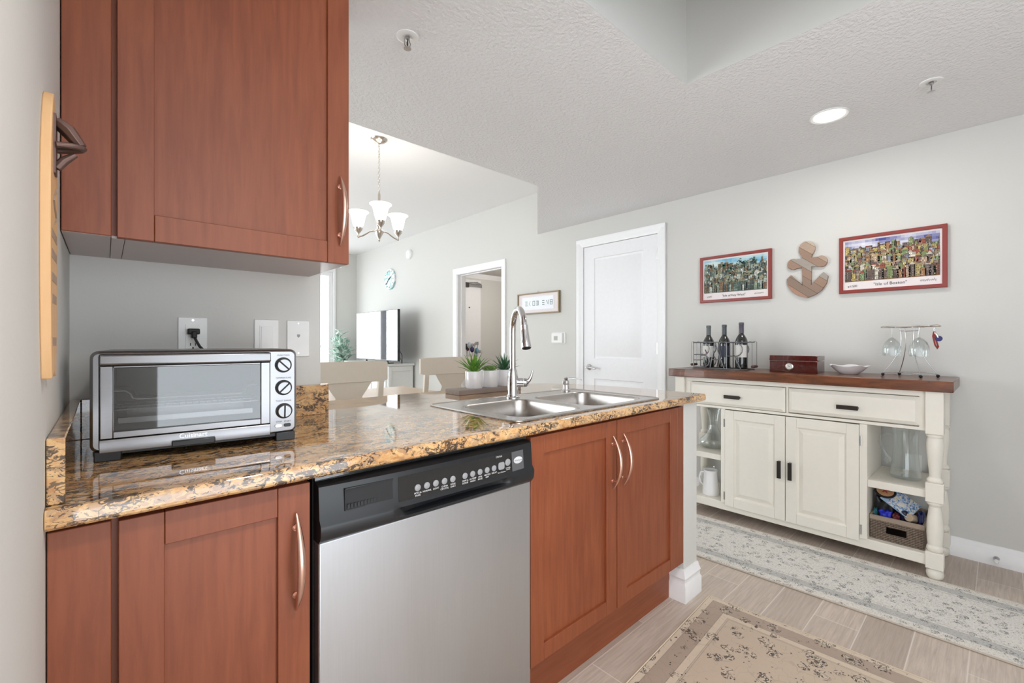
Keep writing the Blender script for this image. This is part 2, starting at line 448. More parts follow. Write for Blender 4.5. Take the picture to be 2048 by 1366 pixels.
# ---- closed two panel door
d1 = thing('door_1', loc=(WX, 2.3, 0), kind='structure')
def casing(Y0, Y1, top, cw=0.072):
    b = MB()
    for (a, e, sx) in ((Y0, Y0+cw, 1), (Y1-cw, Y1, -1)):
        out, inn = (a, e) if sx == 1 else (e, a)
        b.prism([(WX, out), (WX-0.020, out), (WX-0.020, lerp(out, inn, .45)), (WX-0.014, lerp(out, inn, .6)), (WX-0.010, inn), (WX, inn)], 'z', 0, top - 0.0)
    b.prism([(WX, top), (WX-0.0205, top), (WX-0.0205, top-cw*.45), (WX-0.0145, top-cw*.6), (WX-0.0105, top-cw), (WX, top-cw)], 'y', Y0-0.0006, Y1+0.0006)
    return b
cas = MB()
cb = casing(1.832, 2.752, 2.112)
part('casing', cb, M['trim'], d1)
jb = MB(); jb.box(WX, WX+0.12, 1.895, 1.905, 0, 2.05).box(WX, WX+0.12, 2.68, 2.69, 0, 2.05).box(WX, WX+0.12, 1.905, 2.68, 2.04, 2.05)
part('jamb', jb, M['trim'], d1)
def door_slab(X, Y0, Y1, z0, z1, pans, fz=0.035):
    # moulded door facing -X: perimeter cells plus sunk and raised panels
    b = MB(); ys = sorted({Y0, Y1} | {p[0] for p in pans} | {p[1] for p in pans}); zs = sorted({z0, z1} | {p[2] for p in pans} | {p[3] for p in pans})
    for i in range(len(ys)-1):
        for j in range(len(zs)-1):
            cy, cz = (ys[i]+ys[i+1])/2, (zs[j]+zs[j+1])/2
            if any(p[0] < cy < p[1] and p[2] < cz < p[3] for p in pans): continue
            b.quad((X, ys[i], zs[j]), (X, ys[i+1], zs[j]), (X, ys[i+1], zs[j+1]), (X, ys[i], zs[j+1]))
    def rr(y0, y1, a, c, x): return [(x, y0, a), (x, y1, a), (x, y1, c), (x, y0, c)]
    for (y0, y1, a, c) in pans:
        L = [(0, 0), (0.006, 0.008), (0.020, 0.0095), (0.026, 0.0085), (0.050, 0.001)]
        rings = [rr(y0+i, y1-i, a+i, c-i, X+dp) for i, dp in L]
        b.ring_loft(rings, False, True)
    b.box(X+0.0101, X+fz, Y0, Y1, z0, z1)
    for (ya, yb) in ((Y0, Y0), (Y1, Y1)): b.quad((X, ya, z0), (X+0.0101, ya, z0), (X+0.0101, ya, z1), (X, ya, z1))
    b.quad((X, Y0, z1), (X, Y1, z1), (X+0.0101, Y1, z1), (X+0.0101, Y0, z1))
    return b
slab1 = part('slab', door_slab(WX+0.004, 1.908, 2.677, 0.012, 2.037, [(2.043, 2.558, 0.985, 1.925), (2.043, 2.558, 0.22, 0.80)]), M['doorwhite'], d1, sharp=20)
hd = MB()
hd.lathe([(0.028, 0), (0.028, -0.006), (0.024, -0.010), (0.011, -0.014), (0.010, -0.045)], (WX+0.003, 2.612, 0.905), 24, 'x')
hd.tube([(WX-0.045, 2.612, 0.905), (WX-0.050, 2.60, 0.905), (WX-0.052, 2.56, 0.904), (WX-0.050, 2.525, 0.898), (WX-0.047, 2.505, 0.894)], [0.010, 0.010, 0.009, 0.008, 0.006], 12)
part('lever_handle', hd, M['wire'], slab1, label='silver lever handle')
for z in (0.22, 1.045, 1.83):
    part('hinge', MB().lathe([(0.006, 0), (0.006, 0.09)], (WX-0.004, 1.903, z), 10).box(WX-0.002, WX+0.0035, 1.9, 1.914, z, z+0.09), M['wire'], slab1)
# ---- open cased doorway to the entry hall
d2 = thing('door_2', loc=(WX, 4.3, 0), kind='structure')
part('casing', casing(3.79, 4.815, 2.085), M['trim'], d2)
jb = MB(); jb.box(WX-0.001, WX+0.125, 3.86, 3.872, 0, 2.01).box(WX-0.001, WX+0.125, 4.733, 4.745, 0, 2.01).box(WX-0.001, WX+0.125, 3.86, 4.745, 2.008, 2.02)
jb.box(WX+0.05, WX+0.085, 4.721, 4.733, 0, 2.0).box(WX+0.05, WX+0.085, 3.872, 4.733, 1.997, 2.008)
part('jamb', jb, M['trim'], d2)
# ---- entry hall beyond
w = MB(); w.box(WX+0.12, 6.0, 5.86, 5.98, 0, 2.5); struct('wall_hall_far', w, M['wall'])
w = MB(); w.box(6.0, 6.1, 3.3, 5.98, 0, 2.5); struct('wall_hall_right', w, M['wall'])
w = MB(); w.box(WX+0.12, 6.0, 3.2, 3.3, 0, 2.5); struct('wall_hall_near', w, M['wall'])
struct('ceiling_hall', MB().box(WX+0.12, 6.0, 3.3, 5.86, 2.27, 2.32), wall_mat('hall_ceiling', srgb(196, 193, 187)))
b = MB(); b.prism([(5.86 + p[0]*1.2, 2.27 - p[1]*0.8) for p in base_profile()], 'x', WX+0.12, 6.0)
struct('trim_hall', b, M['trim'])
d3 = thing('door_3', loc=(4.1, 5.86, 0), kind='structure')
dr = part('slab', MB().box(3.72, 4.615, 5.825, 5.858, 0.01, 2.155), M['doorwhite'], d3, bevel=0.003)
part('peephole', MB().lathe([(0.012, 0), (0.012, -0.006)], (4.375, 5.825, 1.70), 14, 'y'), M['bronze'], dr)
ac = MB(); ac.box(4.25, 4.34, 5.775, 5.824, 2.02, 2.10)
part('closer_body', ac, M['bronze'], dr, bevel=0.004)
part('closer_arm', MB().tube([(4.32, 5.79, 2.09), (4.46, 5.72, 2.10), (4.60, 5.80, 2.095)], 0.011, 8).box(4.34, 4.62, 5.80, 5.824, 2.035, 2.085), M['wire'], dr)
part('door_knob', MB().lathe([(0.03, 0), (0.03, -0.008), (0.012, -0.012), (0.012, -0.04), (0.028, -0.05), (0.026, -0.075), (0.01, -0.08)], (4.54, 5.825, 0.98), 18, 'y'), M['wire'], dr)

# ---- far balcony window: white sliding frames, glass
w1 = thing('window_1', loc=(1.7, 7.9, 0), kind='structure')
fb = MB()
for (a, e) in ((0.5, 0.56), (1.60, 1.66), (2.875, 2.945)): fb.box(a, e, 7.89, 7.96, 0.05, 2.36)
fb.box(0.501, 2.944, 7.888, 7.962, 0, 0.08).box(0.501, 2.944, 7.888, 7.962, 2.29, 2.3605)
part('window_frame', fb, M['trim'], w1, bevel=0.004)
part('window_casing', MB().box(2.945, 2.985, 7.86, 7.88, 0, 2.36).box(0.46, 0.5, 7.86, 7.88, 0, 2.36).box(0.46, 2.985, 7.858, 7.88, 2.3605, 2.42), M['trim'], w1)
for (a, e) in ((0.56, 1.60), (1.66, 2.875)):
    part('pane', MB().box(a, e, 7.92, 7.926, 0.08, 2.29), M['pane'], w1)
w2 = thing('window_2', loc=(-1.86, 5.2, 0), kind='structure')
fb = MB()
for y in (3.4, 4.58, 5.77, 6.95): fb.box(-1.888, -1.832, y+0.001, y+0.049, 0.25, 2.36)
fb.box(-1.89, -1.83, 3.4, 7.0, 0.25, 0.31).box(-1.89, -1.83, 3.4, 7.0, 2.30, 2.36)
part('window_frame', fb, M['trim'], w2, bevel=0.004)
for y in (3.45, 4.63, 5.82): part('pane', MB().box(-1.863, -1.857, y, y+1.13, 0.31, 2.30), M['pane'], w2)
# balcony outside with white railing
struct('floor_balcony', MB().box(-0.5, 3.6, 8.0, 9.6, -0.1, -0.02), plain('balcony_concrete', srgb(215, 213, 208), 0.8))
rl = thing('balcony_railing', 'white balcony railing with thin upright bars outside the far window', 'railing', (1.6, 9.4, -0.02))
r_ = MB(); r_.box(-0.4, 3.5, 9.38, 9.43, 1.03, 1.07).box(-0.4, 3.5, 9.385, 9.425, 0.08, 0.12); part('rail', r_, M['trim'], rl)
r_ = MB()
for k in range(36): r_.box(-0.38+k*0.108, -0.36+k*0.108, 9.395, 9.415, 0.12, 1.03)
for x in (-0.4, 1.55, 3.46): r_.box(x, x+0.04, 9.385, 9.425, -0.02, 1.07)
part('railing_bars', r_, M['trim'], rl)
t = NT('sheer_grey_curtain'); tl = t.n('ShaderNodeBsdfTranslucent'); tl.inputs[0].default_value = (0.82, 0.82, 0.84, 1)
mx_ = t.n('ShaderNodeMixShader'); mx_.inputs[0].default_value = 0.6; t.set((0.6, 0.6, 0.62), 0.9)
t.l(t.b.outputs[0], mx_.inputs[1]); t.l(tl.outputs[0], mx_.inputs[2]); t.l(mx_.outputs[0], t.out.inputs[0]); M['curtain'] = t.m
# curtain beside the middle of the far window
cu = MB(); pts = []
for k in range(41):
    x = 2.045 + k*0.0032; pts.append((x, 7.80 + 0.018*math.sin(k*1.55)))
cu.prism(pts + [(p[0], p[1]+0.004) for p in pts[::-1]], 'z', 0.03, 2.44)
solo('curtain', 'narrow gathered grey curtain hanging at the middle of the far window', 'curtain', cu, M['curtain'], (2.11, 7.8, 0.03))
cr = MB(); cr.tube([(0.4, 7.80, 2.46), (3.05, 7.80, 2.46)], 0.012, 10).ball((0.4, 7.8, 2.46), 0.022).ball((3.05, 7.8, 2.46), 0.022)
for x in (0.5, 2.95): cr.tube([(x, 7.80, 2.46), (x, 7.88, 2.46)], 0.007, 8)
solo('curtain_rod', 'thin white curtain rod above the far window', 'curtain rod', cr, M['trim'], (1.7, 7.8, 2.44))

# ================================================================ ceiling fittings
dl = thing('recessed_light', 'lit round recessed ceiling light above the cream sideboard', 'ceiling light', (2.67, 0.575, ZC))
part('trim_ring', MB().lathe([(0.082, 0), (0.084, -0.004), (0.078, -0.007), (0.062, -0.003), (0.062, 0.0)], (2.67, 0.575, ZC), 48, cap0=False, cap1=False), M['white'], dl)
part('lens', MB().lathe([(0.064, -0.0035), (0.060, -0.006), (0.03, -0.0075)], (2.67, 0.575, ZC), 40), M['lamp'], dl)
l = area_light('recessed_light_beam', (2.67, 0.575, ZC-0.012), (0, 0, 0), 0.12, 0.12, 3.0, (1, 0.96, 0.9)); l.parent = dl; l.location = (0, 0, -0.012)
def sprinkler(x, y, label):
    s = thing('fire_sprinkler', label, 'sprinkler', (x, y, ZC), group=None)
    part('escutcheon', MB().lathe([(0.040, 0), (0.040, -0.003), (0.032, -0.006), (0.018, -0.004), (0.016, -0.0005)], (x, y, ZC), 32), M['white'], s)
    b = MB(); b.lathe([(0.009, 0), (0.009, -0.012), (0.006, -0.014)], (x, y, ZC), 14)
    for a in (-1, 1): b.tube([(x+a*0.007, y, ZC-0.012), (x+a*0.013, y, ZC-0.024), (x+a*0.010, y, ZC-0.036), (x, y, ZC-0.044)], 0.0018, 6)
    b.lathe([(0.014, -0.044), (0.014, -0.046), (0.003, -0.047)], (x, y, ZC), 16)
    part('frame', b, M['wire'], s)
    part('bulb', MB().lathe([(0.0015, -0.014), (0.003, -0.018), (0.003, -0.030), (0.0015, -0.040)], (x, y, ZC), 8), M['bronze'], s)
sprinkler(0.826, 1.479, 'silver fire sprinkler on the textured ceiling near the cherry wall cabinet')
sprinkler(2.653, 0.202, 'silver fire sprinkler on the ceiling right of the lit recessed light')

hl = thing('hall_fill_light', 'added unseen round fill light on the entry hall ceiling', 'ceiling light', (4.6, 4.6, 2.27))  # unseen lamp added to brighten the entry hall
part('dome', MB().lathe([(0.15, 0), (0.148, -0.02), (0.12, -0.06), (0.06, -0.085), (0.002, -0.09)], (4.6, 4.6, 2.27), 36), M['shade'], hl, sharp=60)
po = bpy.data.lights.new('hall_fill_bulb', 'POINT'); po.energy = 17; po.shadow_soft_size = 0.12; po.color = (1, 0.95, 0.9)
oo = bpy.data.objects.new('hall_fill_bulb', po); COL.objects.link(oo); oo.parent = hl; oo.location = (0, 0, -0.22)
struct('rear_light_block', MB().box(1.25, WX, -1.25, -1.15, 0, ZC+0.03), M['wall'])  # unseen panel added to keep light off the right wall

def fill_downlight(x, y, z, power, color, label, size=math.radians(125)):
    t_ = thing('recessed_light', label, 'ceiling light', (x, y, z), group=None)  # unseen fill lamp added for the kitchen, built like the visible recessed light
    part('trim_ring', MB().lathe([(0.082, 0), (0.084, -0.004), (0.078, -0.007), (0.062, -0.003), (0.062, 0.0)], (x, y, z), 40, cap0=False, cap1=False), M['white'], t_)
    part('lens', MB().lathe([(0.064, -0.0035), (0.060, -0.006), (0.03, -0.0075)], (x, y, z), 32), M['lamp'], t_)
    sl_ = bpy.data.lights.new('fill_downlight_beam', 'SPOT'); sl_.energy = power; sl_.spot_size = size; sl_.spot_blend = 0.9; sl_.shadow_soft_size = 0.07; sl_.color = color
    so_ = bpy.data.objects.new('fill_downlight_beam', sl_); COL.objects.link(so_); so_.parent = t_; so_.location = (0, 0, -0.02)
fill_downlight(0.50, 0.02, ZC, 55, (1.0, 0.94, 0.88), 'added unseen fill light in the lowered ceiling in front of the wall cabinet', math.radians(130))
# ================================================================ kitchen
ZT = 0.904
# ---- granite worktop
ct = thing('granite_countertop', 'polished brown and black speckled granite worktop running out into the peninsula', 'countertop', (0.9, 1.3, 0.874))
b = MB()
prof = [(0.957, 0.874), (0.919, 0.874), (0.9155, 0.878), (0.915, 0.884), (0.915, 0.895), (0.9165, 0.900), (0.920, 0.9035), (0.925, ZT), (0.957, ZT)]
b.prism(prof, 'x', -0.064, 2.046)
def sl(pts): b.prism(pts, 'z', 0.874, ZT)
sl([(-0.064, 0.957), (0.921, 0.957), (0.921, 1.544), (-0.064, 1.544)])
sl([(0.537, 1.544), (0.921, 1.544), (0.921, 1.845), (0.537, 1.845)])
sl([(0.921, 0.957), (1.714, 0.957), (1.714, 0.977), (0.921, 0.977)])
sl([(0.921, 1.447), (1.714, 1.447), (1.714, 1.845), (0.921, 1.845)])
sl([(1.714, 0.957), (2.046, 0.957), (2.046, 1.22), (2.036, 1.36), (2.012, 1.49), (1.975, 1.61), (1.925, 1.71), (1.86, 1.785), (1.79, 1.83), (1.714, 1.845)])
part('worktop', b, M['granite'], ct)
part('backsplash', MB().box(-0.064, -0.044, 0.94, 1.544, ZT, 1.003), M['granite'], ct, bevel=0.0015)
part('backsplash', MB().box(-0.044, 0.556, 1.524, 1.544, ZT, 1.003), M['granite'], ct, bevel=0.0015)

# ---- cabinet building blocks (fronts face -Y)
def shaker(x0, x1, z0, z1, y, sl_, sr, rt, rb, th=0.020, rec=0.009):
    b = MB()
    b.box(x0, x0+sl_, y, y+th, z0, z1); b.box(x1-sr, x1, y, y+th, z0, z1)
    e = 0.0006
    b.box(x0+sl_+e, x1-sr-e, y+0.0006, y+th, z0, z0+rb); b.box(x0+sl_+e, x1-sr-e, y+0.0006, y+th, z1-rt, z1)
    b.box(x0+sl_-0.001, x1-sr+0.001, y+rec, y+th-0.002, z0+rb-0.001, z1-rt+0.001)
    return b
def bow_handle(x, y, zc, half, bulge=0.032):
    b = MB(); pts = []; rr = []
    for k in range(25):
        t_ = -1 + 2*k/24; pts.append((x, y - 0.006 - bulge*(1 - t_*t_), zc + half*t_)); rr.append(0.0016 + 0.0046*(1 - abs(t_)**2.2))
    b.tube(pts, rr, 10, flat=1.25)
    for sg in (-1, 1):
        zz = zc + sg*half*0.70; yy = y - 0.006 - bulge*(1 - 0.49)
        b.tube([(x, y+0.0005, zz), (x, yy+0.002, zz)], 0.0038, 10)
        b.lathe([(0.0065, 0), (0.0065, -0.003)], (x, y, zz), 12, 'y')
    return b
# ---- base cabinet left of the dishwasher
bc = thing('base_cabinet', 'cherry base cabinet at the left end under the granite, beside the dishwasher', 'cabinet', (0.12, 1.24, 0))
part('carcass', MB().box(-0.062, 0.306, 0.962, 1.540, 0.112, 0.872), M['cherry'], bc)
part('toe_kick', MB().box(-0.062, 0.306, 1.003, 1.02, 0, 0.112), M['cherryx'], bc)
part('filler_panel', MB().box(-0.0635, 0.007, 0.943, 0.961, 0.112, 0.864), M['cherry'], bc, bevel=0.0015)
dr = part('door', shaker(0.0155, 0.3055, 0.115, 0.862, 0.940, 0.0575, 0.059, 0.056, 0.056), M['cherry'], bc, bevel=0.0012)
part('handle', bow_handle(0.278, 0.940, 0.712, 0.095), M['copper'], dr, sharp=60)
# ---- sink base cabinet
sc = thing('sink_cabinet', 'two door cherry cabinet with copper bow handles under the sink', 'cabinet', (1.4, 1.24, 0))
part('carcass', MB().box(0.928, 0.945, 0.962, 1.555, 0.166, 0.872).box(1.86, 1.8805, 0.962, 1.555, 0.166, 0.872).box(0.945, 1.86, 0.962, 1.555, 0.166, 0.18).box(0.945, 1.86, 1.54, 1.555, 0.13, 0.872).box(0.945, 1.86, 0.962, 0.98, 0.79, 0.872).box(0.945, 1.86, 0.962, 0.98, 0.18, 0.20).box(1.36, 1.39, 0.962, 0.98, 0.2, 0.79), M['cherry'], sc)
part('toe_kick', MB().box(0.93, 1.8805, 1.001, 1.012, 0, 0.1655), M['cherryx'], sc)
part('filler_panel', MB().box(1.829, 1.8805, 0.9405, 0.9615, 0.172, 0.860), M['cherry'], sc, bevel=0.001)
dl_ = part('door', shaker(0.934, 1.3735, 0.172, 0.860, 0.940, 0.057, 0.061, 0.056, 0.05), M['cherry'], sc, bevel=0.0012)
part('handle', bow_handle(1.345, 0.940, 0.712, 0.095), M['copper'], dl_, sharp=60)
dr_ = part('door', shaker(1.3795, 1.828, 0.172, 0.860, 0.940, 0.061, 0.062, 0.056, 0.05), M['cherry'], sc, bevel=0.0012)
part('handle', bow_handle(1.410, 0.940, 0.712, 0.095), M['copper'], dr_, sharp=60)
# ---- wall cabinet
uc = thing('wall_cabinet', 'tall cherry wall cabinet hanging above the toaster oven', 'cabinet', (0.22, 1.38, 1.36))
part('carcass', MB().box(-0.063, 0.498, 1.242, 1.544, 1.366, 2.274), M['cherry'], uc)
part('underside', MB().box(-0.063, 0.008, 1.225, 1.544, 1.3605, 1.3655).box(0.0095, 0.03, 1.242, 1.544, 1.3605, 1.3655).box(0.0312, 0.499, 1.242, 1.544, 1.3605, 1.3655), M['laminate'], uc)
part('filler_panel', MB().box(-0.0635, 0.0095, 1.223, 1.2415, 1.361, 2.27), M['cherry'], uc, bevel=0.002)
dr = part('door', shaker(0.018, 0.500, 1.360, 2.265, 1.220, 0.0595, 0.0575, 0.057, 0.057), M['cherry'], uc, bevel=0.0012)
part('handle', bow_handle(0.474, 1.220, 1.503, 0.094), M['copper'], dr, sharp=60)

# ---- dishwasher
dw = thing('dishwasher', 'stainless steel dishwasher with black control panel and oval badge', 'dishwasher', (0.62, 1.2, 0))
part('tub', MB().box(0.3175, 0.9245, 0.962, 1.53, 0.02, 0.868), M['gapshade'], dw)
part('door_panel', MB().box(0.3195, 0.9225, 0.930, 0.96, 0.105, 0.736), M['steel'], dw, bevel=0.003)
part('kick_plate', MB().box(0.3195, 0.9225, 0.99, 1.0, 0.005, 0.10), M['black'], dw)
b = MB()
X0, X1 = 0.3185, 0.9235
# console with a flat framed vent and a scooped pull along its lower edge
xs = [X0, 0.368, 0.477, 0.487, 0.53, 0.58, 0.64, 0.70, 0.76, 0.81, X1]
def cprof(x):
    bow = 0.012 * (1 - ((x - 0.62)/0.303)**2)
    s_ = max(0.0, 1 - ((x - 0.655)/0.17)**2)**0.5 if abs(x-0.655) < 0.17 else 0
    f = 0.926 - bow
    return [(0.960, 0.856), (f+0.014, 0.856), (f+0.003, 0.850), (f-0.002, 0.785), (f-0.010, 0.774), (f-0.011+0.026*s_, 0.769), (f-0.010+0.028*s_, 0.757), (f-0.009+0.004*s_, 0.751), (f-0.005, 0.744), (0.929, 0.7355), (0.960, 0.7355)]
xs2 = [X0 + (X1-X0)*k/48 for k in range(49)]
b.ring_loft([[(x, p[0], p[1]) for p in cprof(x)] for x in xs2])
cp = part('control_panel', b, M['black'], dw, sharp=50)
part('top_strip', MB().box(0.3185, 0.9235, 0.95, 0.962, 0.857, 0.871), M['gloss'], dw)
def fy(x, z):   # front surface of the console
    f = 0.926 - 0.012 * (1 - ((x - 0.62)/0.303)**2)
    return f + lerp(-0.002, 0.003, (z-0.785)/0.065)
def sheet(x0, x1, z0, z1, off, n=12, th=0.0006):
    b = MB(); g_ = []
    for k in range(n+1):
        x = lerp(x0, x1, k/n); g_.append([(x, fy(x, z0)-off, z0), (x, fy(x, z1)-off, z1), (x, fy(x, z1)-off+th, z1), (x, fy(x, z0)-off+th, z0)])
    return b.ring_loft(g_)
part('display_window', sheet(0.489, 0.838, 0.778, 0.839, 0.0008), M['gloss'], cp)
part('badge_plate', sheet(0.839, 0.886, 0.782, 0.836, 0.0012, 4), plain('grey_badge_plate', (0.10, 0.10, 0.105), 0.3), cp)
vn = MB(); vn.M = None
for (a, e, c_, d_) in ((0.368, 0.477, 0.8365, 0.839), (0.368, 0.477, 0.793, 0.795), (0.368, 0.370, 0.793, 0.839), (0.475, 0.477, 0.793, 0.839)):
    vn.box(a, e, fy(0.42, 0.82)-0.0016, fy(0.42, 0.82)+0.004, c_, d_)
ven = part('vent_frame', vn, M['black'], cp, bevel=0.0005)
part('vent_recess_shade', sheet(0.370, 0.475, 0.795, 0.8365, 0.0006, 4), M['gapshade'], cp)  # flat dark sheet painting the shade of a sunk vent
vn = MB()
for k in range(14): vn.box(0.373+k*0.0072, 0.3775+k*0.0072, fy(0.42, 0.80)-0.0015, fy(0.42, 0.8), 0.797, 0.806)
part('vent_grille', vn, M['black'], cp)
bx = [0.5365, 0.561, 0.5855, 0.610, 0.6345, 0.672, 0.6965, 0.721, 0.7455, 0.770]
for x in bx:
    part('button', MB().lathe([(0.0078, 0), (0.0078, -0.0015), (0.006, -0.0026)], (x, fy(x, .806)-0.0008, 0.806), 20, 'y'), M['greybtn'], cp)
part('start_button', MB().prism([(x_, z_) for x_, z_ in rrect(0.786, 0.808, 0.797, 0.817, 0.006)], 'y', fy(0.797, .806)-0.0030, fy(.797, .806)-0.0005), M['greybtn'], cp, bevel=0.0006)
part('cancel_button', MB().lathe([(0.0095, 0), (0.0095, -0.0015), (0.0075, -0.0026)], (0.822, fy(.822, .812)-0.0008, 0.812), 22, 'y'), M['greybtn'], cp)
tx = MB()
for x, s_ in zip(bx, ['POTS &\nPANS', 'NORMAL', 'LIGHT', 'CHINA\nCRYSTAL', 'RINSE\nONLY', 'TEMP &\nSCRUB', 'HI-TEMP\nWASH', 'SANI\nRINSE', 'HEATED\nDRY', 'DELAY']):
    text_mb(tx, s_, 0.0058, face_negy(x, fy(x, .79)-0.0013, 0.791 if '\n' in s_ else 0.794), 0.0001)
text_mb(tx, 'Start / Resume', 0.0048, face_negy(0.797, fy(.797, .79)-0.0013, 0.790), 0.0001)
text_mb(tx, 'CANCEL\nDRAIN', 0.0045, face_negy(0.822, fy(.82, .79)-0.0013, 0.795), 0.0001)
text_mb(tx, 'STATUS', 0.0062, face_negy(0.790, fy(.79, .83)-0.0013, 0.8325), 0.0001)
part('lettering', tx, M['whitetext'], cp, smooth=False, label='white printed button names')
lg = part('oval_badge', MB().lathe([(0.0165, 0), (0.0165, -0.0015), (0.0145, -0.0022)], (0, 0, 0), 32, 'y'), plain('pale_badge', (0.62, 0.63, 0.64), 0.3), cp)
for v in lg.data.vertices:
    v.co += root_of(cp).location; v.co.x += 0.8625; v.co.z = 0.811 + (v.co.z)*0.58; v.co.y += fy(.8625, .811)-0.0014; v.co -= root_of(cp).location
tx = text_mb(MB(), 'Whirlpool', 0.0072, face_negy(0.8625, fy(.8625, .811)-0.0038, 0.811), 0.0001)
part('badge_lettering', tx, plain('grey_logo_print', (0.22, 0.22, 0.23), 0.5), cp, smooth=False)

# ---- toaster oven (local axes: x along its front, y back, z up)
to = thing('toaster_oven', 'brushed steel toaster oven with glass door and three knobs on the granite', 'toaster oven', (-0.024, 1.21, ZT), rotz=-0.1)
W_, D_, H_ = 0.376, 0.262, 0.223
def L(name, mb, m, parent=to, **k): return part(name, mb, m, parent, local=True, **k)
b = MB()
outer = rrect(0, W_, 0.020, H_, 0.014, 6)
n_ = len(outer)
hx0, hx1, hz0, hz1 = 0.014, 0.3175, 0.024, 0.2175
inner = []
for (x, z) in rrect(hx0, hx1, hz0, hz1, 0.006, 6): inner.append((x, z))
R0 = [(x, 0.004, z) for x, z in rrect(0.002, W_-0.002, 0.022, H_-0.002, 0.013, 6)]
R1 = [(x, 0.0, z) for x, z in rrect(0.006, W_-0.006, 0.026, H_-0.006, 0.010, 6)]
b.ring_loft([[(x, D_, z) for x, z in outer], [(x, 0.010, z) for x, z in outer], R0, R1, [(x, 0, z) for x, z in inner], [(x, 0.02, z) for x, z in inner], [(x, 0.02, z) for x, z in rrect(0.018, 0.306, 0.05, 0.205, 0.004, 6)], [(x, D_-0.02, z) for x, z in rrect(0.018, 0.306, 0.05, 0.205, 0.004, 6)]])
body = L('housing', b, M['steelx'], sharp=30)
L('cavity_lining', MB().box(0.0185, 0.3055, D_-0.028, D_-0.022, 0.0505, 0.2045).box(0.0185, 0.3055, 0.021, D_-0.028, 0.0505, 0.053).box(0.0185, 0.3055, 0.021, D_-0.028, 0.201, 0.2045).box(0.0185, 0.021, 0.021, D_-0.028, 0.053, 0.201).box(0.303, 0.3055, 0.021, D_-0.028, 0.053, 0.201), plain('dark_grey_oven_lining', (0.13, 0.13, 0.13), 0.4, metal=0.5), body)  # even dark grey lining
gp = MB(); gp.ring_loft([[(x, 0.0185, z) for x, z in rrect(0.0145, 0.317, 0.0245, 0.217, 0.005, 6)], [(x, 0.0185, z) for x, z in rrect(0.03, 0.30, 0.055, 0.195, 0.004, 6)]], False, False)
L('door_gap_shade', gp, M['gapshade'], body)  # flat black ring painting the shade in the gap around the door
# door: frame, glass, bar handle
fr = MB(); fr.box(0.0165, 0.036, -0.006, 0.010, 0.047, 0.1925).box(0.297, 0.316, -0.006, 0.010, 0.047, 0.1925).box(0.036, 0.297, -0.006, 0.010, 0.047, 0.060).box(0.036, 0.297, -0.003, 0.010, 0.1885, 0.1925)
dor = L('door', fr, M['steelx'], bevel=0.0012)
L('door_glass', MB().box(0.036, 0.297, 0.001, 0.004, 0.060, 0.1885), M['ovenglass'], dor)
L('door_handle', MB().prism([(-0.018, 0.1945), (-0.020, 0.197), (-0.018, 0.214), (-0.014, 0.2165), (-0.006, 0.2165), (-0.006, 0.1945)], 'x', 0.0175, 0.3165), M['steelx'], dor, bevel=0.0018)
lp = L('lower_panel', MB().prism([(-0.006, 0.0455), (-0.009, 0.040), (-0.007, 0.0195), (0.01, 0.0195), (0.01, 0.0455)], 'x', 0.0155, 0.3165), M['steelx'], bevel=0.001)
L('crumb_tray_pull', MB().box(0.130, 0.207, -0.019, -0.006, 0.0185, 0.031), M['black'], lp, bevel=0.002)
tx = text_mb(MB(), 'Cuisinart', 0.0136, face_negy(0.1675, -0.0092, 0.0385, 0), 0.0006)
L('logo_lettering', tx, M['silvertext'], lp, smooth=False, label='raised silver maker name')
# inside: rack and heating elements
el = MB()
for y in (0.05, 0.15): el.tube([(0.022, y, 0.136), (0.05, y, 0.136), (0.058, y, 0.130), (0.062, y, 0.120), (0.070, y, 0.117), (0.262, y, 0.117), (0.270, y, 0.121), (0.274, y, 0.131), (0.282, y, 0.136), (0.302, y, 0.136)], 0.003, 8)
L('heating_element', el, M['wire'], body)
rk = MB()
for y in (0.04, 0.10, 0.16, 0.22): rk.tube([(0.022, y, 0.098), (0.302, y, 0.098)], 0.0014, 6)
for k in range(22): rk.tube([(0.03+k*0.0125, 0.035, 0.0995), (0.03+k*0.0125, 0.225, 0.0995)], 0.001, 6)
L('wire_rack', rk, M['wire'], body)
L('baking_pan', MB().box(0.04, 0.285, 0.03, 0.22, 0.070, 0.073).box(0.04, 0.285, 0.03, 0.033, 0.070, 0.083).box(0.04, 0.285, 0.217, 0.22, 0.070, 0.083), M['wire'], body, bevel=0.001)
# knobs and printing
for (x, z, a) in ((0.3455, 0.185, -0.78), (0.3462, 0.130, 0.78), (0.347, 0.0735, 1.55)):
    k = MB(); k.lathe([(0.0185, 0.0005), (0.0185, -0.002), (0.0165, -0.0025)], (x, 0, z), 36, 'y')  # black ring stands in for shade in the recess around the knob
    kb = L('knob', k, M['rubber'], body)
    k = MB(); k.lathe([(0.0155, -0.0025), (0.0150, -0.011), (0.0135, -0.0125)], (x, 0, z), 36, 'y')
    L('knob_cap', k, M['steelx'], kb)
    k = MB(); k.M = Matrix.Translation((x, 0, z)) @ Matrix.Rotation(-a, 4, 'Y'); k.box(-0.0148, 0.0148, -0.0130, -0.0125, -0.0018, 0.0018)
    L('knob_pointer', k, M['rubber'], kb)
tx = MB()
for s_, z in (('FUNCTION', 0.2085), ('TEMPERATURE', 0.1535), ('TOAST SHADE', 0.098), ('STOP   START', 0.0475)):
    text_mb(tx, s_, 0.0052, face_negy(0.346, -0.0004, z), 0.0001)
L('lettering', tx, M['blacktext'], body, smooth=False, label='small black control names')
for (a, e, m_) in ((0.327, 0.3425, M['wire']), (0.3465, 0.362, M['black'])):
    L('push_button', MB().prism([(x, z) for x, z in rrect(a, e, 0.0345, 0.0425, 0.0035)], 'y', -0.003, 0.001), m_, body, bevel=0.0006)
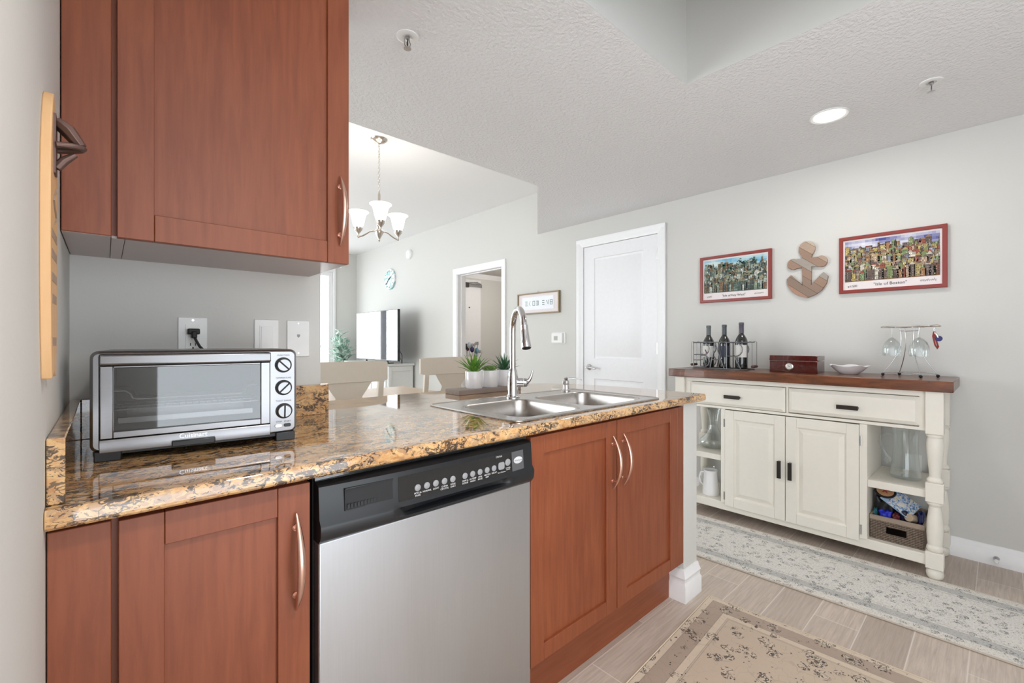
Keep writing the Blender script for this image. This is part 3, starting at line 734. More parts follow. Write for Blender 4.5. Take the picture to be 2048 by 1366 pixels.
for x in (0.006, 0.330):
    for y in (0.004, 0.215): L('foot', MB().box(x, x+0.042, y, y+0.035, 0, 0.0215), M['black'], bevel=0.002)
L('base_pan', MB().box(0.004, W_-0.004, 0.012, D_-0.004, 0.012, 0.0205), M['black'])
L('back_panel', MB().box(0.006, W_-0.006, D_, D_+0.012, 0.03, H_-0.01), M['black'])

# ---- wall plates behind the oven
def plate(name, label, cat, x0, x1, z0=1.097, z1=1.214):
    t_ = thing(name, label, cat, ((x0+x1)/2, 1.545, z0))
    part('cover_plate', MB().box(x0, x1, 1.539, 1.545, z0, z1), M['white'], t_, bevel=0.002)
    return t_
ou = plate('wall_outlet', 'white duplex wall outlet with a black plug, directly above the toaster oven', 'outlet', 0.149, 0.217)
x = 0.183
part('socket_face', MB().prism([(a, c_) for a, c_ in rrect(x-0.017, x+0.017, 1.116, 1.195, 0.003)], 'y', 1.5365, 1.540), M['white'], ou, bevel=0.0005)
sl2 = MB()
for zc in (1.138,):
    for dx in (-0.006, 0.006): sl2.box(x+dx-0.001, x+dx+0.001, 1.5362, 1.5375, zc-0.004, zc+0.004)
    sl2.lathe([(0.0022, 0), (0.0022, -0.0006)], (x, 1.5367, zc-0.010), 10, 'y')
part('slots', sl2, M['rubber'], ou)
part('screw', MB().lathe([(0.003, 0), (0.003, -0.001)], (x, 1.539, 1.206), 10, 'y'), M['wire'], ou)
pc = thing('power_cord', 'black plug and cord running from the outlet down behind the toaster oven', 'power cord', (x, 1.52, 1.15))
part('plug', MB().box(x-0.014, x+0.014, 1.515, 1.5358, 1.166, 1.182).box(x-0.006, x+0.006, 1.505, 1.53, 1.155, 1.175), M['rubber'], pc, bevel=0.003)
cv = [(x, 1.512, 1.160), (x+0.004, 1.508, 1.148), (x+0.012, 1.508, 1.132), (x+0.026, 1.508, 1.115), (x+0.04, 1.508, 1.09), (x+0.045, 1.506, 1.05), (x+0.03, 1.500, 0.98)]
part('cord', MB().tube(cv, 0.0036, 8), M['rubber'], pc, label='black cord')
sw = plate('light_switch', 'white rocker light switch plate, middle of the three wall plates', 'light switch', 0.337, 0.4055)
part('rocker', MB().prism([(1.540, 1.12), (1.5375, 1.12), (1.5345, 1.192), (1.540, 1.192)], 'x', 0.355, 0.388), M['white'], sw, bevel=0.001)
part('rocker_frame', MB().box(0.352, 0.355, 1.537, 1.54, 1.117, 1.195).box(0.388, 0.391, 1.537, 1.54, 1.117, 1.195).box(0.355, 0.388, 1.537, 1.54, 1.192, 1.195), M['white'], sw)
ph = plate('phone_jack', 'white phone jack wall plate at the right end of the toaster oven wall', 'phone jack', 0.430, 0.4985)
part('jack', MB().prism([(0.460, 1.169), (0.4685, 1.169), (0.4685, 1.163), (0.464, 1.158), (0.460, 1.163)], 'y', 1.5375, 1.540), M['greybtn'], ph)
part('screw', MB().lathe([(0.003, 0), (0.003, -0.001)], (0.464, 1.539, 1.205), 10, 'y'), M['wire'], ph)
part('screw', MB().lathe([(0.003, 0), (0.003, -0.001)], (0.464, 1.539, 1.108), 10, 'y'), M['wire'], ph)

# ---- surfboard bottle opener on the left wall
sb = thing('surfboard_bottle_opener', 'wooden surfboard shaped bottle opener plaque hanging on the left wall', 'wall decor', (-0.065, 0.915, 1.094))
zz = [1.094, 1.097, 1.15, 1.22, 1.30, 1.37, 1.42, 1.46, 1.485, 1.497, 1.501]
hw = [0.034, 0.036, 0.047, 0.055, 0.0575, 0.054, 0.046, 0.033, 0.019, 0.008, 0.001]
out = [(0.915 - h_, z_) for z_, h_ in zip(zz, hw)] + [(0.915 + h_, z_) for z_, h_ in zip(zz[::-1], hw[::-1])]
out += [(0.915 + 0.012, 1.100), (0.915, 1.104), (0.915 - 0.012, 1.100)]
part('board', MB().prism(out, 'x', -0.0650, -0.0540), wood('pale_pine', srgb(206, 158, 108), srgb(226, 186, 138), 0.5, 'z', 5), sb, bevel=0.0015)
gr_ = MB()
for z_, w_2 in ((1.20, 0.07), (1.23, 0.08), (1.262, 0.085), (1.29, 0.085), (1.14, 0.06)):
    for k in range(6):
        a = 0.915 - w_2/2 + k*w_2/6; gr_.box(-0.05395, -0.0535, a, a + w_2/6*0.7, z_, z_+0.012)
gr_.tube([(-0.0537, 0.915 + 0.02*math.sin(k*0.9), 1.315 + k*0.006) for k in range(10)], 0.0016, 5)
part('printed_design', gr_, plain('faded_brown_print', srgb(150, 128, 110), 0.6), sb)
ob = MB()
ob.box(-0.0545, -0.0515, 0.902, 0.928, 1.385, 1.470)
ob.tube([(-0.052, 0.915, 1.462), (-0.040, 0.915, 1.452), (-0.026, 0.915, 1.432)], [0.008, 0.010, 0.007], 8, flat=1.5)
ob.tube([(-0.052, 0.900, 1.425), (-0.036, 0.903, 1.428), (-0.026, 0.909, 1.430), (-0.024, 0.915, 1.431), (-0.026, 0.921, 1.430), (-0.036, 0.927, 1.428), (-0.052, 0.930, 1.425)], 0.0045, 8)
ob.tube([(-0.052, 0.915, 1.395), (-0.044, 0.915, 1.408), (-0.032, 0.915, 1.420)], [0.006, 0.006, 0.004], 8)
part('cast_opener', ob, plain('cast_brown_metal', (0.16, 0.10, 0.085), 0.45, metal=0.7), sb, bevel=0.0008)

# ================================================================ sink area
sk = thing('sink', 'stainless steel double bowl drop-in sink set into the granite peninsula', 'sink', (1.317, 1.21, ZT))
ZR = 0.9075
def rl_(x0, x1, y0, y1, r, z, n=6): return [(x, y, z) for x, y in rrect(x0, x1, y0, y1, r, n)]
bowls = [(0.955, 1.287, 1.005, 1.352), (1.327, 1.682, 1.005, 1.352)]
bm = bmesh.new(); offv = Vector(sk.location); es = []
loops = [rl_(0.904, 1.731, 0.968, 1.456, 0.028, ZR)] + [rl_(a, e, c_, d_, 0.06, ZR) for a, e, c_, d_ in bowls]
for lo in loops:
    vs = [bm.verts.new(Vector(p) - offv) for p in lo]
    for i in range(len(vs)): es.append(bm.edges.new((vs[i], vs[(i+1) % len(vs)])))
bmesh.ops.triangle_fill(bm, edges=es, use_beauty=True, use_dissolve=False)
me = bpy.data.meshes.new('sink_deck'); bmesh.ops.recalc_face_normals(bm, faces=bm.faces); bm.to_mesh(me); bm.free()
if me.polygons[0].normal.z < 0:
    me.flip_normals()
me.materials.append(M['sink'])
dk = bpy.data.objects.new('deck', me); COL.objects.link(dk); dk.parent = sk
b = MB(); ed = rl_(0.904, 1.731, 0.968, 1.456, 0.028, ZR)
b.tube([(x_, y_, ZR-0.0012) for x_, y_, _ in rl_(0.902, 1.733, 0.966, 1.458, 0.03, 0)], 0.0038, 8, closed=True)
part('rim', b, M['sink'], sk)
for a, e, c_, d_ in bowls:
    b = MB(); rings = []
    for (i_, z_, r_) in ((0, ZR, 0.06), (0.0015, ZR-0.002, 0.06), (0.005, ZR-0.010, 0.058), (0.008, ZR-0.08, 0.055), (0.012, ZR-0.155, 0.05), (0.020, ZR-0.172, 0.045), (0.04, ZR-0.180, 0.035)):
        rings.append(rl_(a+i_, e-i_, c_+i_, d_-i_, r_, z_))
    b.ring_loft(rings, False, True); bw = part('bowl', b, M['sink'], sk, sharp=60)
    part('drain', MB().lathe([(0.045, 0.0), (0.043, 0.003), (0.030, 0.001), (0.01, -0.004)], ((a+e)/2, (c_+d_)/2, ZR-0.1802), 28), M['chrome'], bw)
# faucet: gooseneck turned toward the left bowl
fx, fyy = 1.278, 1.395
fa = thing('faucet', 'tall chrome gooseneck pull-down faucet with side lever behind the sink', 'faucet', (fx, fyy, ZR))
part('base', MB().lathe([(0.030, 0), (0.030, 0.004), (0.026, 0.008), (0.0235, 0.02), (0.0225, 0.06), (0.0225, 0.085), (0.020, 0.105), (0.0165, 0.118), (0.014, 0.125)], (fx, fyy, ZR), 36), M['chrome'], fa)
dx_, dy_ = -0.093/0.196, -0.172/0.196
def fp(s_, z_): return (fx + dx_*s_, fyy + dy_*s_, z_)
pts = [fp(0, 1.02), fp(0, 1.10), fp(0, 1.18)]
for k in range(1, 17):
    a = PI - PI*k/16*0.92; pts.append(fp(0.092 + 0.092*math.cos(a), 1.185 + 0.092*math.sin(a)))
sp = part('spout', MB().tube(pts, 0.0128, 18), M['chrome'], fa, sharp=60)
e1, e0 = Vector(pts[-1]), Vector(pts[-2]); dd = (e1 - e0).normalized()
hp = [e1 + dd*k for k in (0.0, 0.002, 0.004, 0.03, 0.06, 0.085, 0.092)]
part('spray_head', MB().tube(hp, [0.0132, 0.0150, 0.0145, 0.0155, 0.0175, 0.0200, 0.0190], 20), M['chrome'], fa, sharp=50)
part('spray_nozzle', MB().tube([hp[-1], hp[-1] + dd*0.002], 0.0165, 18), M['rubber'], fa)
hl = MB()
lx = Vector((0.74, -0.67, 0)).normalized(); hb = Vector((fx, fyy, 0.972))
hl.tube([hb + lx*0.018, hb + lx*0.03, hb + lx*0.044], 0.0195, 22); hl.tube([hb + lx*0.046, hb + lx*0.058, hb + lx*0.066], [0.0192, 0.0185, 0.012], 22)
hd_ = part('valve_housing', hl, M['chrome'], fa, sharp=40)
lv = MB(); lv.tube([hb + lx*0.060 + Vector((0, 0, 0.003)), hb + lx*0.070 + Vector((0, 0, 0.012)), hb + lx*0.078 + Vector((0, 0, 0.028)), hb + lx*0.082 + Vector((0, 0, 0.046)), hb + lx*0.084 + Vector((0, 0, 0.052))], [0.011, 0.0085, 0.0062, 0.0058, 0.004], 14)
part('lever', lv, M['chrome'], hd_, sharp=60)
# soap dispenser
sx, sy = 1.640, 1.410
so = thing('soap_dispenser', 'small chrome soap dispenser on the back rim of the sink', 'soap dispenser', (sx, sy, ZR))
part('collar', MB().lathe([(0.021, 0), (0.021, 0.004), (0.016, 0.009), (0.014, 0.030), (0.0165, 0.032), (0.0165, 0.048), (0.008, 0.053)], (sx, sy, ZR), 26), M['chrome'], so)
sp_ = MB(); sp_.lathe([(0.010, 0.050), (0.011, 0.062), (0.006, 0.066)], (sx, sy, ZR), 20)
sp_.tube([(sx, sy, ZR+0.058), (sx+0.025, sy-0.025, ZR+0.060), (sx+0.048, sy-0.05, ZR+0.058), (sx+0.052, sy-0.054, ZR+0.054)], [0.0045, 0.004, 0.0035, 0.003], 10)
part('pump_spout', sp_, M['chrome'], so)

# potted plants on a wooden tray
ty0, ty1, tx0, tx1 = 1.625, 1.735, 1.165, 1.545
tr = MB(); tr.box(tx0, tx1, ty0, ty1, ZT, ZT+0.022)
solo('wooden_tray', 'narrow grey-brown wooden board carrying three white pots behind the faucet', 'tray', tr, wood('weathered_tray_wood', srgb(120, 106, 98), srgb(156, 142, 133), 0.5, 'x', 6), (1.35, 1.68, ZT), bevel=0.002)
ZP = ZT + 0.022
M['leaf'] = None
def leafmat(name, c0, c1, tip=None):
    t = NT(name); co = t.coord()
    c = t.ramp(t.noise(co, 40, 3), [(0.3, c0), (0.7, c1)])
    if tip is not None:
        s_ = t.n('ShaderNodeSeparateXYZ'); t.l(co, s_.inputs[0])
        c = t.mix(t.math('MULTIPLY', t.math('SUBTRACT', s_.outputs[2], tip[1], clamp=True), tip[2], clamp=True), c, tip[0])
    t.set(c, 0.45); return t.m
def blade(mb, c, az, r0, ln, w, el0, el1, n=6, fold=0.35, tipw=0.03):
    # a leaf that leaves c at elevation el0 and bends to el1
    vs = []; p = Vector(c) + Vector((math.cos(az), math.sin(az), 0))*r0
    side = Vector((-math.sin(az), math.cos(az), 0)); st = ln/n
    for k in range(n+1):
        t_ = k/n; el = lerp(el0, el1, t_)
        ww = w * (0.55 + 0.9*t_ if t_ < 0.5 else 1.0*(1 - ((t_-0.5)/0.5)**1.6)) + tipw*w
        nrm = Vector((-math.cos(az)*math.sin(el), -math.sin(az)*math.sin(el), math.cos(el)))
        vs += [p + side*ww/2 + nrm*ww*fold*0.4, p, p - side*ww/2 + nrm*ww*fold*0.4, p - nrm*ww*0.14]
        p = p + Vector((math.cos(az)*math.cos(el), math.sin(az)*math.cos(el), math.sin(el)))*st
    rings = [vs[4*k:4*k+4] for k in range(n+1)]
    mb.ring_loft(rings)
def pot(x, y, label, kind, seed):
    random.seed(seed)
    t_ = thing('potted_succulent', label, 'potted plant', (x, y, ZP), group='small white potted plants on the tray')
    part('pot', MB().lathe([(0.038, 0), (0.040, 0.003), (0.0415, 0.078), (0.0405, 0.080), (0.0385, 0.079), (0.0375, 0.070), (0.001, 0.070)], (x, y, ZP), 40), M['ceramic'], t_, sharp=45)
    b = MB()
    if kind == 'agave':
        for k in range(46):
            u = k/46; blade(b, (x, y, ZP+0.068), k*2.399963, 0.004, lerp(0.072, 0.115, random.random()), 0.0105, lerp(1.5, 0.55, u), lerp(1.35, 0.05, u), 6)
        m_ = leafmat('agave_leaf', srgb(72, 126, 44), srgb(128, 182, 70), (srgb(116, 60, 56), 0.13, 9.0))
    elif kind == 'spiky':
        for k in range(44):
            u = k/44; blade(b, (x, y, ZP+0.068), k*2.399963, 0.004, lerp(0.07, 0.105, random.random()), 0.0095, lerp(1.5, 0.45, u), lerp(1.4, -0.1, u), 6)
        m_ = leafmat('spiky_leaf', srgb(40, 84, 58), srgb(78, 128, 86))
    else:
        for k in range(52):
            u = k/52; blade(b, (x, y, lerp(ZP+0.084, ZP+0.072, u)), k*2.399963, 0.002+0.008*u, lerp(0.018, 0.042, u), 0.016, lerp(1.45, 0.35, u), lerp(1.5, 0.7, u), 5, fold=0.6)
        m_ = leafmat('rosette_leaf', srgb(96, 134, 70), srgb(146, 176, 100))
    part('foliage', b, m_, t_, sharp=60)
pot(1.292, 1.682, 'white pot with a bright green red-tipped agave, leftmost on the tray', 'agave', 3)
pot(1.389, 1.682, 'white pot with a low green rosette succulent, middle of the tray', 'rosette', 5)
pot(1.484, 1.682, 'white pot with a dark green spiky plant, partly behind the faucet', 'spiky', 9)
# ================================================================ cream sideboard
XF, XB = 2.925, 3.350
sd = thing('sideboard', 'cream painted sideboard with dark plank top, turned legs, two drawers and two doors', 'sideboard', (3.14, 0.86, 0))
t = NT('rustic_plank_top'); co = t.coord(scale=(5, 0.8, 5)); n1 = t.noise(co, 6, 6, 0.65, 0.6); n2 = t.noise(t.coord(scale=(2, 9, 9)), 5, 4, 0.7)
cc = t.ramp(n1, [(0.3, srgb(66, 36, 22)), (0.5, srgb(104, 58, 32)), (0.75, srgb(136, 80, 44))])
cc = t.mix(t.math('MULTIPLY', t.math('GREATER_THAN', n2, 0.66), 0.5), cc, srgb(36, 20, 14))
t.set(cc, 0.32, coat=0.3); t.bump(n2, 0.2, 0.003)
part('top', MB().box(2.905, 3.362, 0.145, 1.562, 0.906, 0.958), t.m, sd, bevel=0.004)
def turned(x, y):
    h_ = 0.0325; b = MB()
    b.box(x-h_, x+h_, y-h_, y+h_, 0.700, 0.906); b.box(x-h_, x+h_, y-h_, y+h_, 0.374, 0.466); b.box(x-h_, x+h_, y-h_, y+h_, 0.055, 0.134)
    b.lathe([(0.022, 0.704), (0.031, 0.696), (0.032, 0.688), (0.027, 0.682), (0.029, 0.676), (0.0315, 0.655), (0.031, 0.62), (0.026, 0.56), (0.022, 0.51), (0.021, 0.49), (0.027, 0.484), (0.031, 0.476), (0.028, 0.466), (0.022, 0.462)], (x, y, 0), 28)
    b.lathe([(0.022, 0.378), (0.028, 0.372), (0.031, 0.364), (0.026, 0.356), (0.021, 0.350), (0.024, 0.33), (0.030, 0.27), (0.031, 0.22), (0.028, 0.175), (0.026, 0.165), (0.030, 0.158), (0.032, 0.148), (0.028, 0.136), (0.022, 0.132)], (x, y, 0), 28)
    b.lathe([(0.020, 0.058), (0.024, 0.052), (0.031, 0.042), (0.033, 0.028), (0.030, 0.012), (0.022, 0.001), (0.001, 0.0)], (x, y, 0), 28)
    return b
for (x, y) in ((XF+0.0325, 0.2115), (XF+0.0325, 1.49), (XB-0.0325, 0.2115), (XB-0.0325, 1.49)):
    part('leg', turned(x, y), M['cream'], sd, bevel=0.0025, sharp=40)
Y0, Y1 = 0.245, 1.4565
b = MB()
b.box(2.9665, XB-0.01, Y0+0.001, Y1-0.001, 0.7285, 0.74); b.box(XB-0.03, XB-0.01, Y0, Y1, 0.74, 0.905)       # drawer case
b.box(2.9665, XB-0.031, Y0+0.001, Y0+0.014, 0.74, 0.904); b.box(2.9665, XB-0.031, Y1-0.014, Y1-0.001, 0.74, 0.904)
b.box(2.943, 2.966, Y0-0.0005, Y1+0.0005, 0.878, 0.9055); b.box(2.943, 2.966, Y0-0.0005, Y1+0.0005, 0.712, 0.728); b.box(2.945, 2.965, 0.832, 0.845, 0.7275, 0.8785).box(2.944, 2.965, 0.2450, 0.268, 0.7275, 0.8785).box(2.944, 2.965, 1.412, 1.4565, 0.7275, 0.8785)
part('drawer_case', b, M['cream'], sd, bevel=0.0015)
part('bottom_shelf', MB().box(2.942, XB-0.008, Y0-0.004, Y1+0.004, 0.062, 0.113), M['cream'], sd, bevel=0.003)
b = MB(); b.box(2.945, XB-0.01, 0.467, 0.485, 0.1135, 0.7115); b.box(2.945, XB-0.01, 1.195, 1.212, 0.1135, 0.7115); b.box(XB-0.03, XB-0.012, 0.4845, 1.1955, 0.114, 0.711)
b.box(2.929, 2.9455, 0.4665, 0.4985, 0.1135, 0.7115).box(2.929, 2.9455, 1.1875, 1.2125, 0.1135, 0.7115)
part('cupboard_case', b, M['cream'], sd, bevel=0.001)
part('shelf', MB().box(2.948, XB-0.012, Y0-0.004, 0.467, 0.386, 0.424), M['cream'], sd, bevel=0.002)
part('shelf', MB().box(2.948, XB-0.012, 1.212, Y1+0.004, 0.374, 0.410), M['cream'], sd, bevel=0.002)
def rr4(x, y0, y1, z0, z1): return [(x, y0, z0), (x, y1, z0), (x, y1, z1), (x, y0, z1)]
def drawer(y0, y1, z0, z1, hy, hw_):
    b = MB(); b.ring_loft([rr4(2.955, y0, y1, z0, z1), rr4(2.939, y0, y1, z0, z1), rr4(2.926, y0+0.018, y1-0.018, z0+0.018, z1-0.018)], True, True)
    d = part('drawer', b, M['cream'], sd, sharp=20)
    h_ = MB(); zc = 0.795
    h_.box(2.904, 2.912, hy-hw_/2, hy+hw_/2, zc-0.011, zc+0.011).box(2.912, 2.9262, hy-hw_/2, hy-hw_/2+0.008, zc-0.006, zc+0.006).box(2.912, 2.9262, hy+hw_/2-0.008, hy+hw_/2, zc-0.006, zc+0.006)
    part('handle', h_, M['bronze'], d, bevel=0.001)
drawer(0.848, 1.418, 0.731, 0.875, 1.139, 0.094)
drawer(0.262, 0.829, 0.735, 0.875, 0.548, 0.094)
def rdoor(y0, y1, z0, z1, hy, hinge_y):
    b = MB(); s_ = 0.054; xf = 2.925
    b.box(xf, xf+0.019, y0, y0+s_, z0, z1).box(xf, xf+0.019, y1-s_, y1, z0, z1)
    b.box(xf+0.0005, xf+0.019, y0+s_+0.0005, y1-s_-0.0005, z0, z0+s_+0.004).box(xf+0.0005, xf+0.019, y0+s_+0.0005, y1-s_-0.0005, z1-s_, z1)
    ya, yb, za, zb = y0+s_, y1-s_, z0+s_+0.004, z1-s_
    rg = [rr4(xf+0.002, ya-0.001, yb+0.001, za-0.001, zb+0.001), rr4(xf+0.011, ya+0.006, yb-0.006, za+0.006, zb-0.006), rr4(xf+0.013, ya+0.010, yb-0.010, za+0.010, zb-0.010), rr4(xf+0.003, ya+0.034, yb-0.034, za+0.034, zb-0.034)]
    b.ring_loft(rg, False, True)
    b.box(xf+0.015, xf+0.018, ya, yb, za, zb)
    d = part('door', b, M['cream'], sd, bevel=0.0012, sharp=20)
    h_ = MB(); h_.box(xf-0.022, xf-0.014, hy-0.010, hy+0.010, 0.346, 0.446).box(xf-0.014, xf+0.0005, hy-0.006, hy+0.006, 0.346, 0.354).box(xf-0.014, xf+0.0005, hy-0.006, hy+0.006, 0.438, 0.446)
    part('handle', h_, M['bronze'], d, bevel=0.001)
    for z_ in (0.135, 0.60):
        part('hinge', MB().lathe([(0.0045, 0), (0.0045, 0.05)], (xf+0.004, hinge_y, z_), 10), M['wire'], d)
rdoor(0.846, 1.186, 0.098, 0.708, 0.872, 1.192)
rdoor(0.500, 0.842, 0.098, 0.708, 0.816, 0.492)
ZS = 0.958
# ---- objects on the sideboard
wr = thing('wine_rack', 'pewter wire bottle caddy spelling BAR on the left of the sideboard', 'wine rack', (3.14, 1.285, ZS))
u0, zz0, zz1 = 1.468, ZS+0.006, ZS+0.181
def letters(x):
    b = MB()
    def W(pts, r=0.0036, closed=False): b.tube([(x, u0 - u, zz0 + v*0.175) for u, v in pts], r, 7, closed)
    W([(0, 0), (0, 1)]); 
    W([(0, 1), (0.075, 1)] + [(0.075 + 0.036*math.sin(a*PI/8), 0.76 + 0.24*math.cos(a*PI/8)) for a in range(1, 8)] + [(0.075, 0.52), (0, 0.52)])
    W([(0, 0.30), (0.05, 0.30)])
    W([(0.05, 0.49), (0.075, 0.49)] + [(0.075 + 0.036*math.sin(a*PI/8), 0.255 + 0.235*math.cos(a*PI/8)) for a in range(1, 8)] + [(0.075, 0.02), (0, 0.02)])
    W([(0.118, 0), (0.152, 1)]); W([(0.212, 0), (0.182, 0.45), (0.152, 1)]); W([(0.134, 0.33), (0.195, 0.33)])
    W([(0.228, 0), (0.228, 1)]); W([(0.228, 1), (0.285, 1)] + [(0.285 + 0.044*math.sin(a*PI/8), 0.74 + 0.26*math.cos(a*PI/8)) for a in range(1, 8)] + [(0.285, 0.48), (0.228, 0.48)])
    W([(0.28, 0.48), (0.318, 0)])
    return b
for x in (3.086, 3.196): part('wire_letters', letters(x), M['darkwire'], wr, sharp=60)
b = MB(); ya, yb = 1.105, 1.470
for z_ in (ZS+0.0035, ZS+0.183):
    b.tube([(3.083, ya, z_), (3.083, yb, z_), (3.199, yb, z_), (3.199, ya, z_)], 0.0032, 8, closed=True)
for y_ in (1.195, 1.285, 1.375): b.tube([(3.083, y_, ZS+0.0035), (3.199, y_, ZS+0.0035)], 0.0025, 7)
part('frame', b, M['darkwire'], wr, sharp=60)
for yq, sg in ((1.478, 1), (1.097, -1)):
    b = MB(); yo = yq + sg*0.012
    for x in (3.10, 3.182): b.tube([(x, yq-sg*0.008, ZS+0.183), (x, yq, ZS+0.190), (x, yo, ZS+0.184), (x, yo, ZS+0.10), (x, yo, ZS+0.026)], 0.0016, 6)
    h_ = part('swing_handle', b, M['darkwire'], wr, sharp=60)
    b = MB(); b.lathe([(0.004, -0.041), (0.009, -0.038), (0.0095, 0.0), (0.009, 0.038), (0.004, 0.041)], (3.141, yo, ZS+0.024), 16, 'x')
    part('grip', b, plain('dark_wood_grip', srgb(88, 58, 54), 0.5), h_)
def bottle(y, label, foil, lab, emblem, hgt=1.0, r=0.037):
    t_ = thing('wine_bottle', label, 'wine bottle', (3.141, y, ZS+0.0067), group='wine bottles in the wire caddy')
    P = [(0.030, 0.001), (r-0.001, 0.004), (r, 0.010), (r, 0.178), (r-0.004, 0.195), (0.024, 0.213), (0.016, 0.226), (0.0145, 0.24), (0.0138, 0.30)]
    P = [(a, h*hgt) for a, h in P]
    g = part('glass', MB().lathe(P, (3.141, y, ZS+0.0067), 32), M['bottleglass'], t_, sharp=50)
    part('foil', MB().lathe([(0.0152, 0.232*hgt), (0.0148, 0.285*hgt), (0.0162, 0.287*hgt), (0.0162, 0.298*hgt), (0.0135, 0.303*hgt)], (3.141, y, ZS+0.0067), 24), foil, t_)
    # label wraps the half that faces the room
    b = MB(); rings = []
    for z_ in (0.075*hgt, 0.155*hgt):
        rings.append([(3.141 + (r+0.0004)*math.cos(a), y + (r+0.0004)*math.sin(a), ZS+0.0067+z_) for a in [math.radians(105 + k*6) for k in range(26)]])
    b.ring_loft(rings, False, False, closed=False)
    la = part('paper_label', b, lab, t_)
    if emblem:
        b = MB(); q = []
        for (dy, dz) in ((0, 0.030), (0.017, 0.0), (0.006, 0.003), (0.0, 0.0), (-0.017, 0.0)):
            a = PI + (-0.15) + dy/r; q.append((3.141 + (r+0.0012)*math.cos(a), y + (r+0.0012)*math.sin(a), ZS+0.0067+0.098+dz))
        b.add(q, [(0, 1, 2, 3, 4)]); part('emblem', b, plain('plum_emblem', srgb(98, 32, 72), 0.5), la)
M['bottleglass'] = plain('near_black_bottle_glass', (0.012, 0.014, 0.012), 0.06, coat=1.0)
M['label'] = plain('cream_paper_label', srgb(222, 220, 214), 0.6)
M['labeldark'] = plain('navy_paper_label', srgb(48, 50, 66), 0.4)
bottle(1.385, 'dark wine bottle with a white label and plum arrowhead emblem, leftmost in the caddy', plain('grey_foil', srgb(92, 96, 98), 0.4), M['label'], True, 0.97)
bottle(1.277, 'dark wine bottle with a navy label in the middle of the caddy', plain('charcoal_foil', srgb(70, 74, 78), 0.4), M['labeldark'], False, 0.98)
bottle(1.166, 'dark wine bottle with a plain white label, rightmost in the caddy', plain('violet_grey_foil', srgb(84, 80, 94), 0.4), M['label'], False, 1.02, 0.038)
# humidor
hb_ = thing('humidor_box', 'glossy dark cherry humidor box with a round dial, middle of the sideboard', 'box', (3.145, 0.845, ZS))
mah = wood('dark_mahogany_gloss', srgb(58, 16, 14), srgb(86, 26, 20), 0.12, 'x', 5, coat=1.0)
part('body', MB().box(3.068, 3.222, 0.718, 0.972, ZS, ZS+0.070), mah, hb_, bevel=0.002)
part('lid', MB().box(3.067, 3.223, 0.717, 0.973, ZS+0.0715, ZS+0.103), mah, hb_, bevel=0.003)
di = part('dial_bezel', MB().lathe([(0.021, 0), (0.021, -0.004), (0.017, -0.006)], (3.068, 0.862, ZS+0.036), 36, 'x'), M['nickel'], hb_)
part('dial_face', MB().lathe([(0.0165, -0.0062), (0.0163, -0.0066)], (3.068, 0.862, ZS+0.036), 36, 'x'), M['label'], di)
b = MB()
for k in range(12):
    a = k*PI/6; b.tube([(3.0612, 0.862+0.011*math.cos(a), ZS+0.036+0.011*math.sin(a)), (3.0612, 0.862+0.014*math.cos(a), ZS+0.036+0.014*math.sin(a))], 0.0006, 4)
b.tube([(3.061, 0.862, ZS+0.036), (3.061, 0.868, ZS+0.045)], 0.0008, 4).ball((3.061, 0.862, ZS+0.036), 0.0025, 8, 6)
part('dial_markings', b, M['blacktext'], di)
# white scalloped dish
b = MB(); rings = []
def dish(r, z_, sc_):
    q = []
    for k in range(60):
        a = 2*PI*k/60; w_ = 1 + sc_*math.cos(5*a); q.append((3.17 + 0.80*r*w_*math.cos(a), 0.588 + r*w_*math.sin(a), ZS + z_ + (0.004*math.cos(5*a) if sc_ > 0.03 else 0)))
    return q
for r, z_, s_ in ((0.040, 0.0, 0.0), (0.045, 0.002, 0.0), (0.066, 0.020, 0.02), (0.088, 0.044, 0.05), (0.093, 0.0485, 0.055), (0.0925, 0.0505, 0.055), (0.088, 0.047, 0.05), (0.066, 0.025, 0.02), (0.045, 0.008, 0.0)):
    rings.append(dish(r, z_, s_))
b.ring_loft(rings)
solo('dish', 'white wavy-rimmed ceramic dish between the humidor and the wine glass stand', 'dish', b, M['ceramic'], (3.17, 0.588, ZS), sharp=60)
# stemware stand
st = thing('wine_glass_stand', 'silver wire stemware stand with crossed curved legs at the right of the sideboard', 'glass rack', (3.19, 0.33, ZS))
cxs, cys = 3.195, 0.328
rot = lambda px_, py_, a=-0.45: (cxs + px_*math.cos(a) - py_*math.sin(a), cys + px_*math.sin(a) + py_*math.cos(a))
feet = [rot(-0.065, 0.09), rot(-0.065, -0.09), rot(0.065, 0.09), rot(0.065, -0.09)]
tops = [rot(-0.02, 0.035), rot(-0.02, -0.035), rot(0.02, 0.035), rot(0.02, -0.035)]
b = MB()
for f_, t_ in zip(feet, tops):
    p0 = Vector((f_[0], f_[1], ZS+0.014)); p3 = Vector((t_[0], t_[1], ZS+0.262))
    p1 = Vector((lerp(f_[0], cxs, .55), lerp(f_[1], cys, .55), ZS+0.10)); p2 = Vector((lerp(t_[0], cxs, .5), lerp(t_[1], cys, .5), ZS+0.17))
    b.tube([((1-s_)**3)*p0 + 3*s_*(1-s_)**2*p1 + 3*s_*s_*(1-s_)*p2 + s_**3*p3 for s_ in [k/14 for k in range(15)]], 0.002, 7)
for a, e in ((0, 1), (2, 3)):
    pa, pb = Vector((*feet[a], ZS+0.016)), Vector((*feet[e], ZS+0.016)); b.tube([pa.lerp(pb, k/8) + Vector((0, 0, 0.006*math.sin(PI*k/8))) for k in range(9)], 0.0018, 7)
b.tube([(*tops[0], ZS+0.245), (*tops[1], ZS+0.245)], 0.0018, 7); b.tube([(*tops[2], ZS+0.245), (*tops[3], ZS+0.245)], 0.0018, 7)
part('legs', b, M['wire'], st, sharp=60)
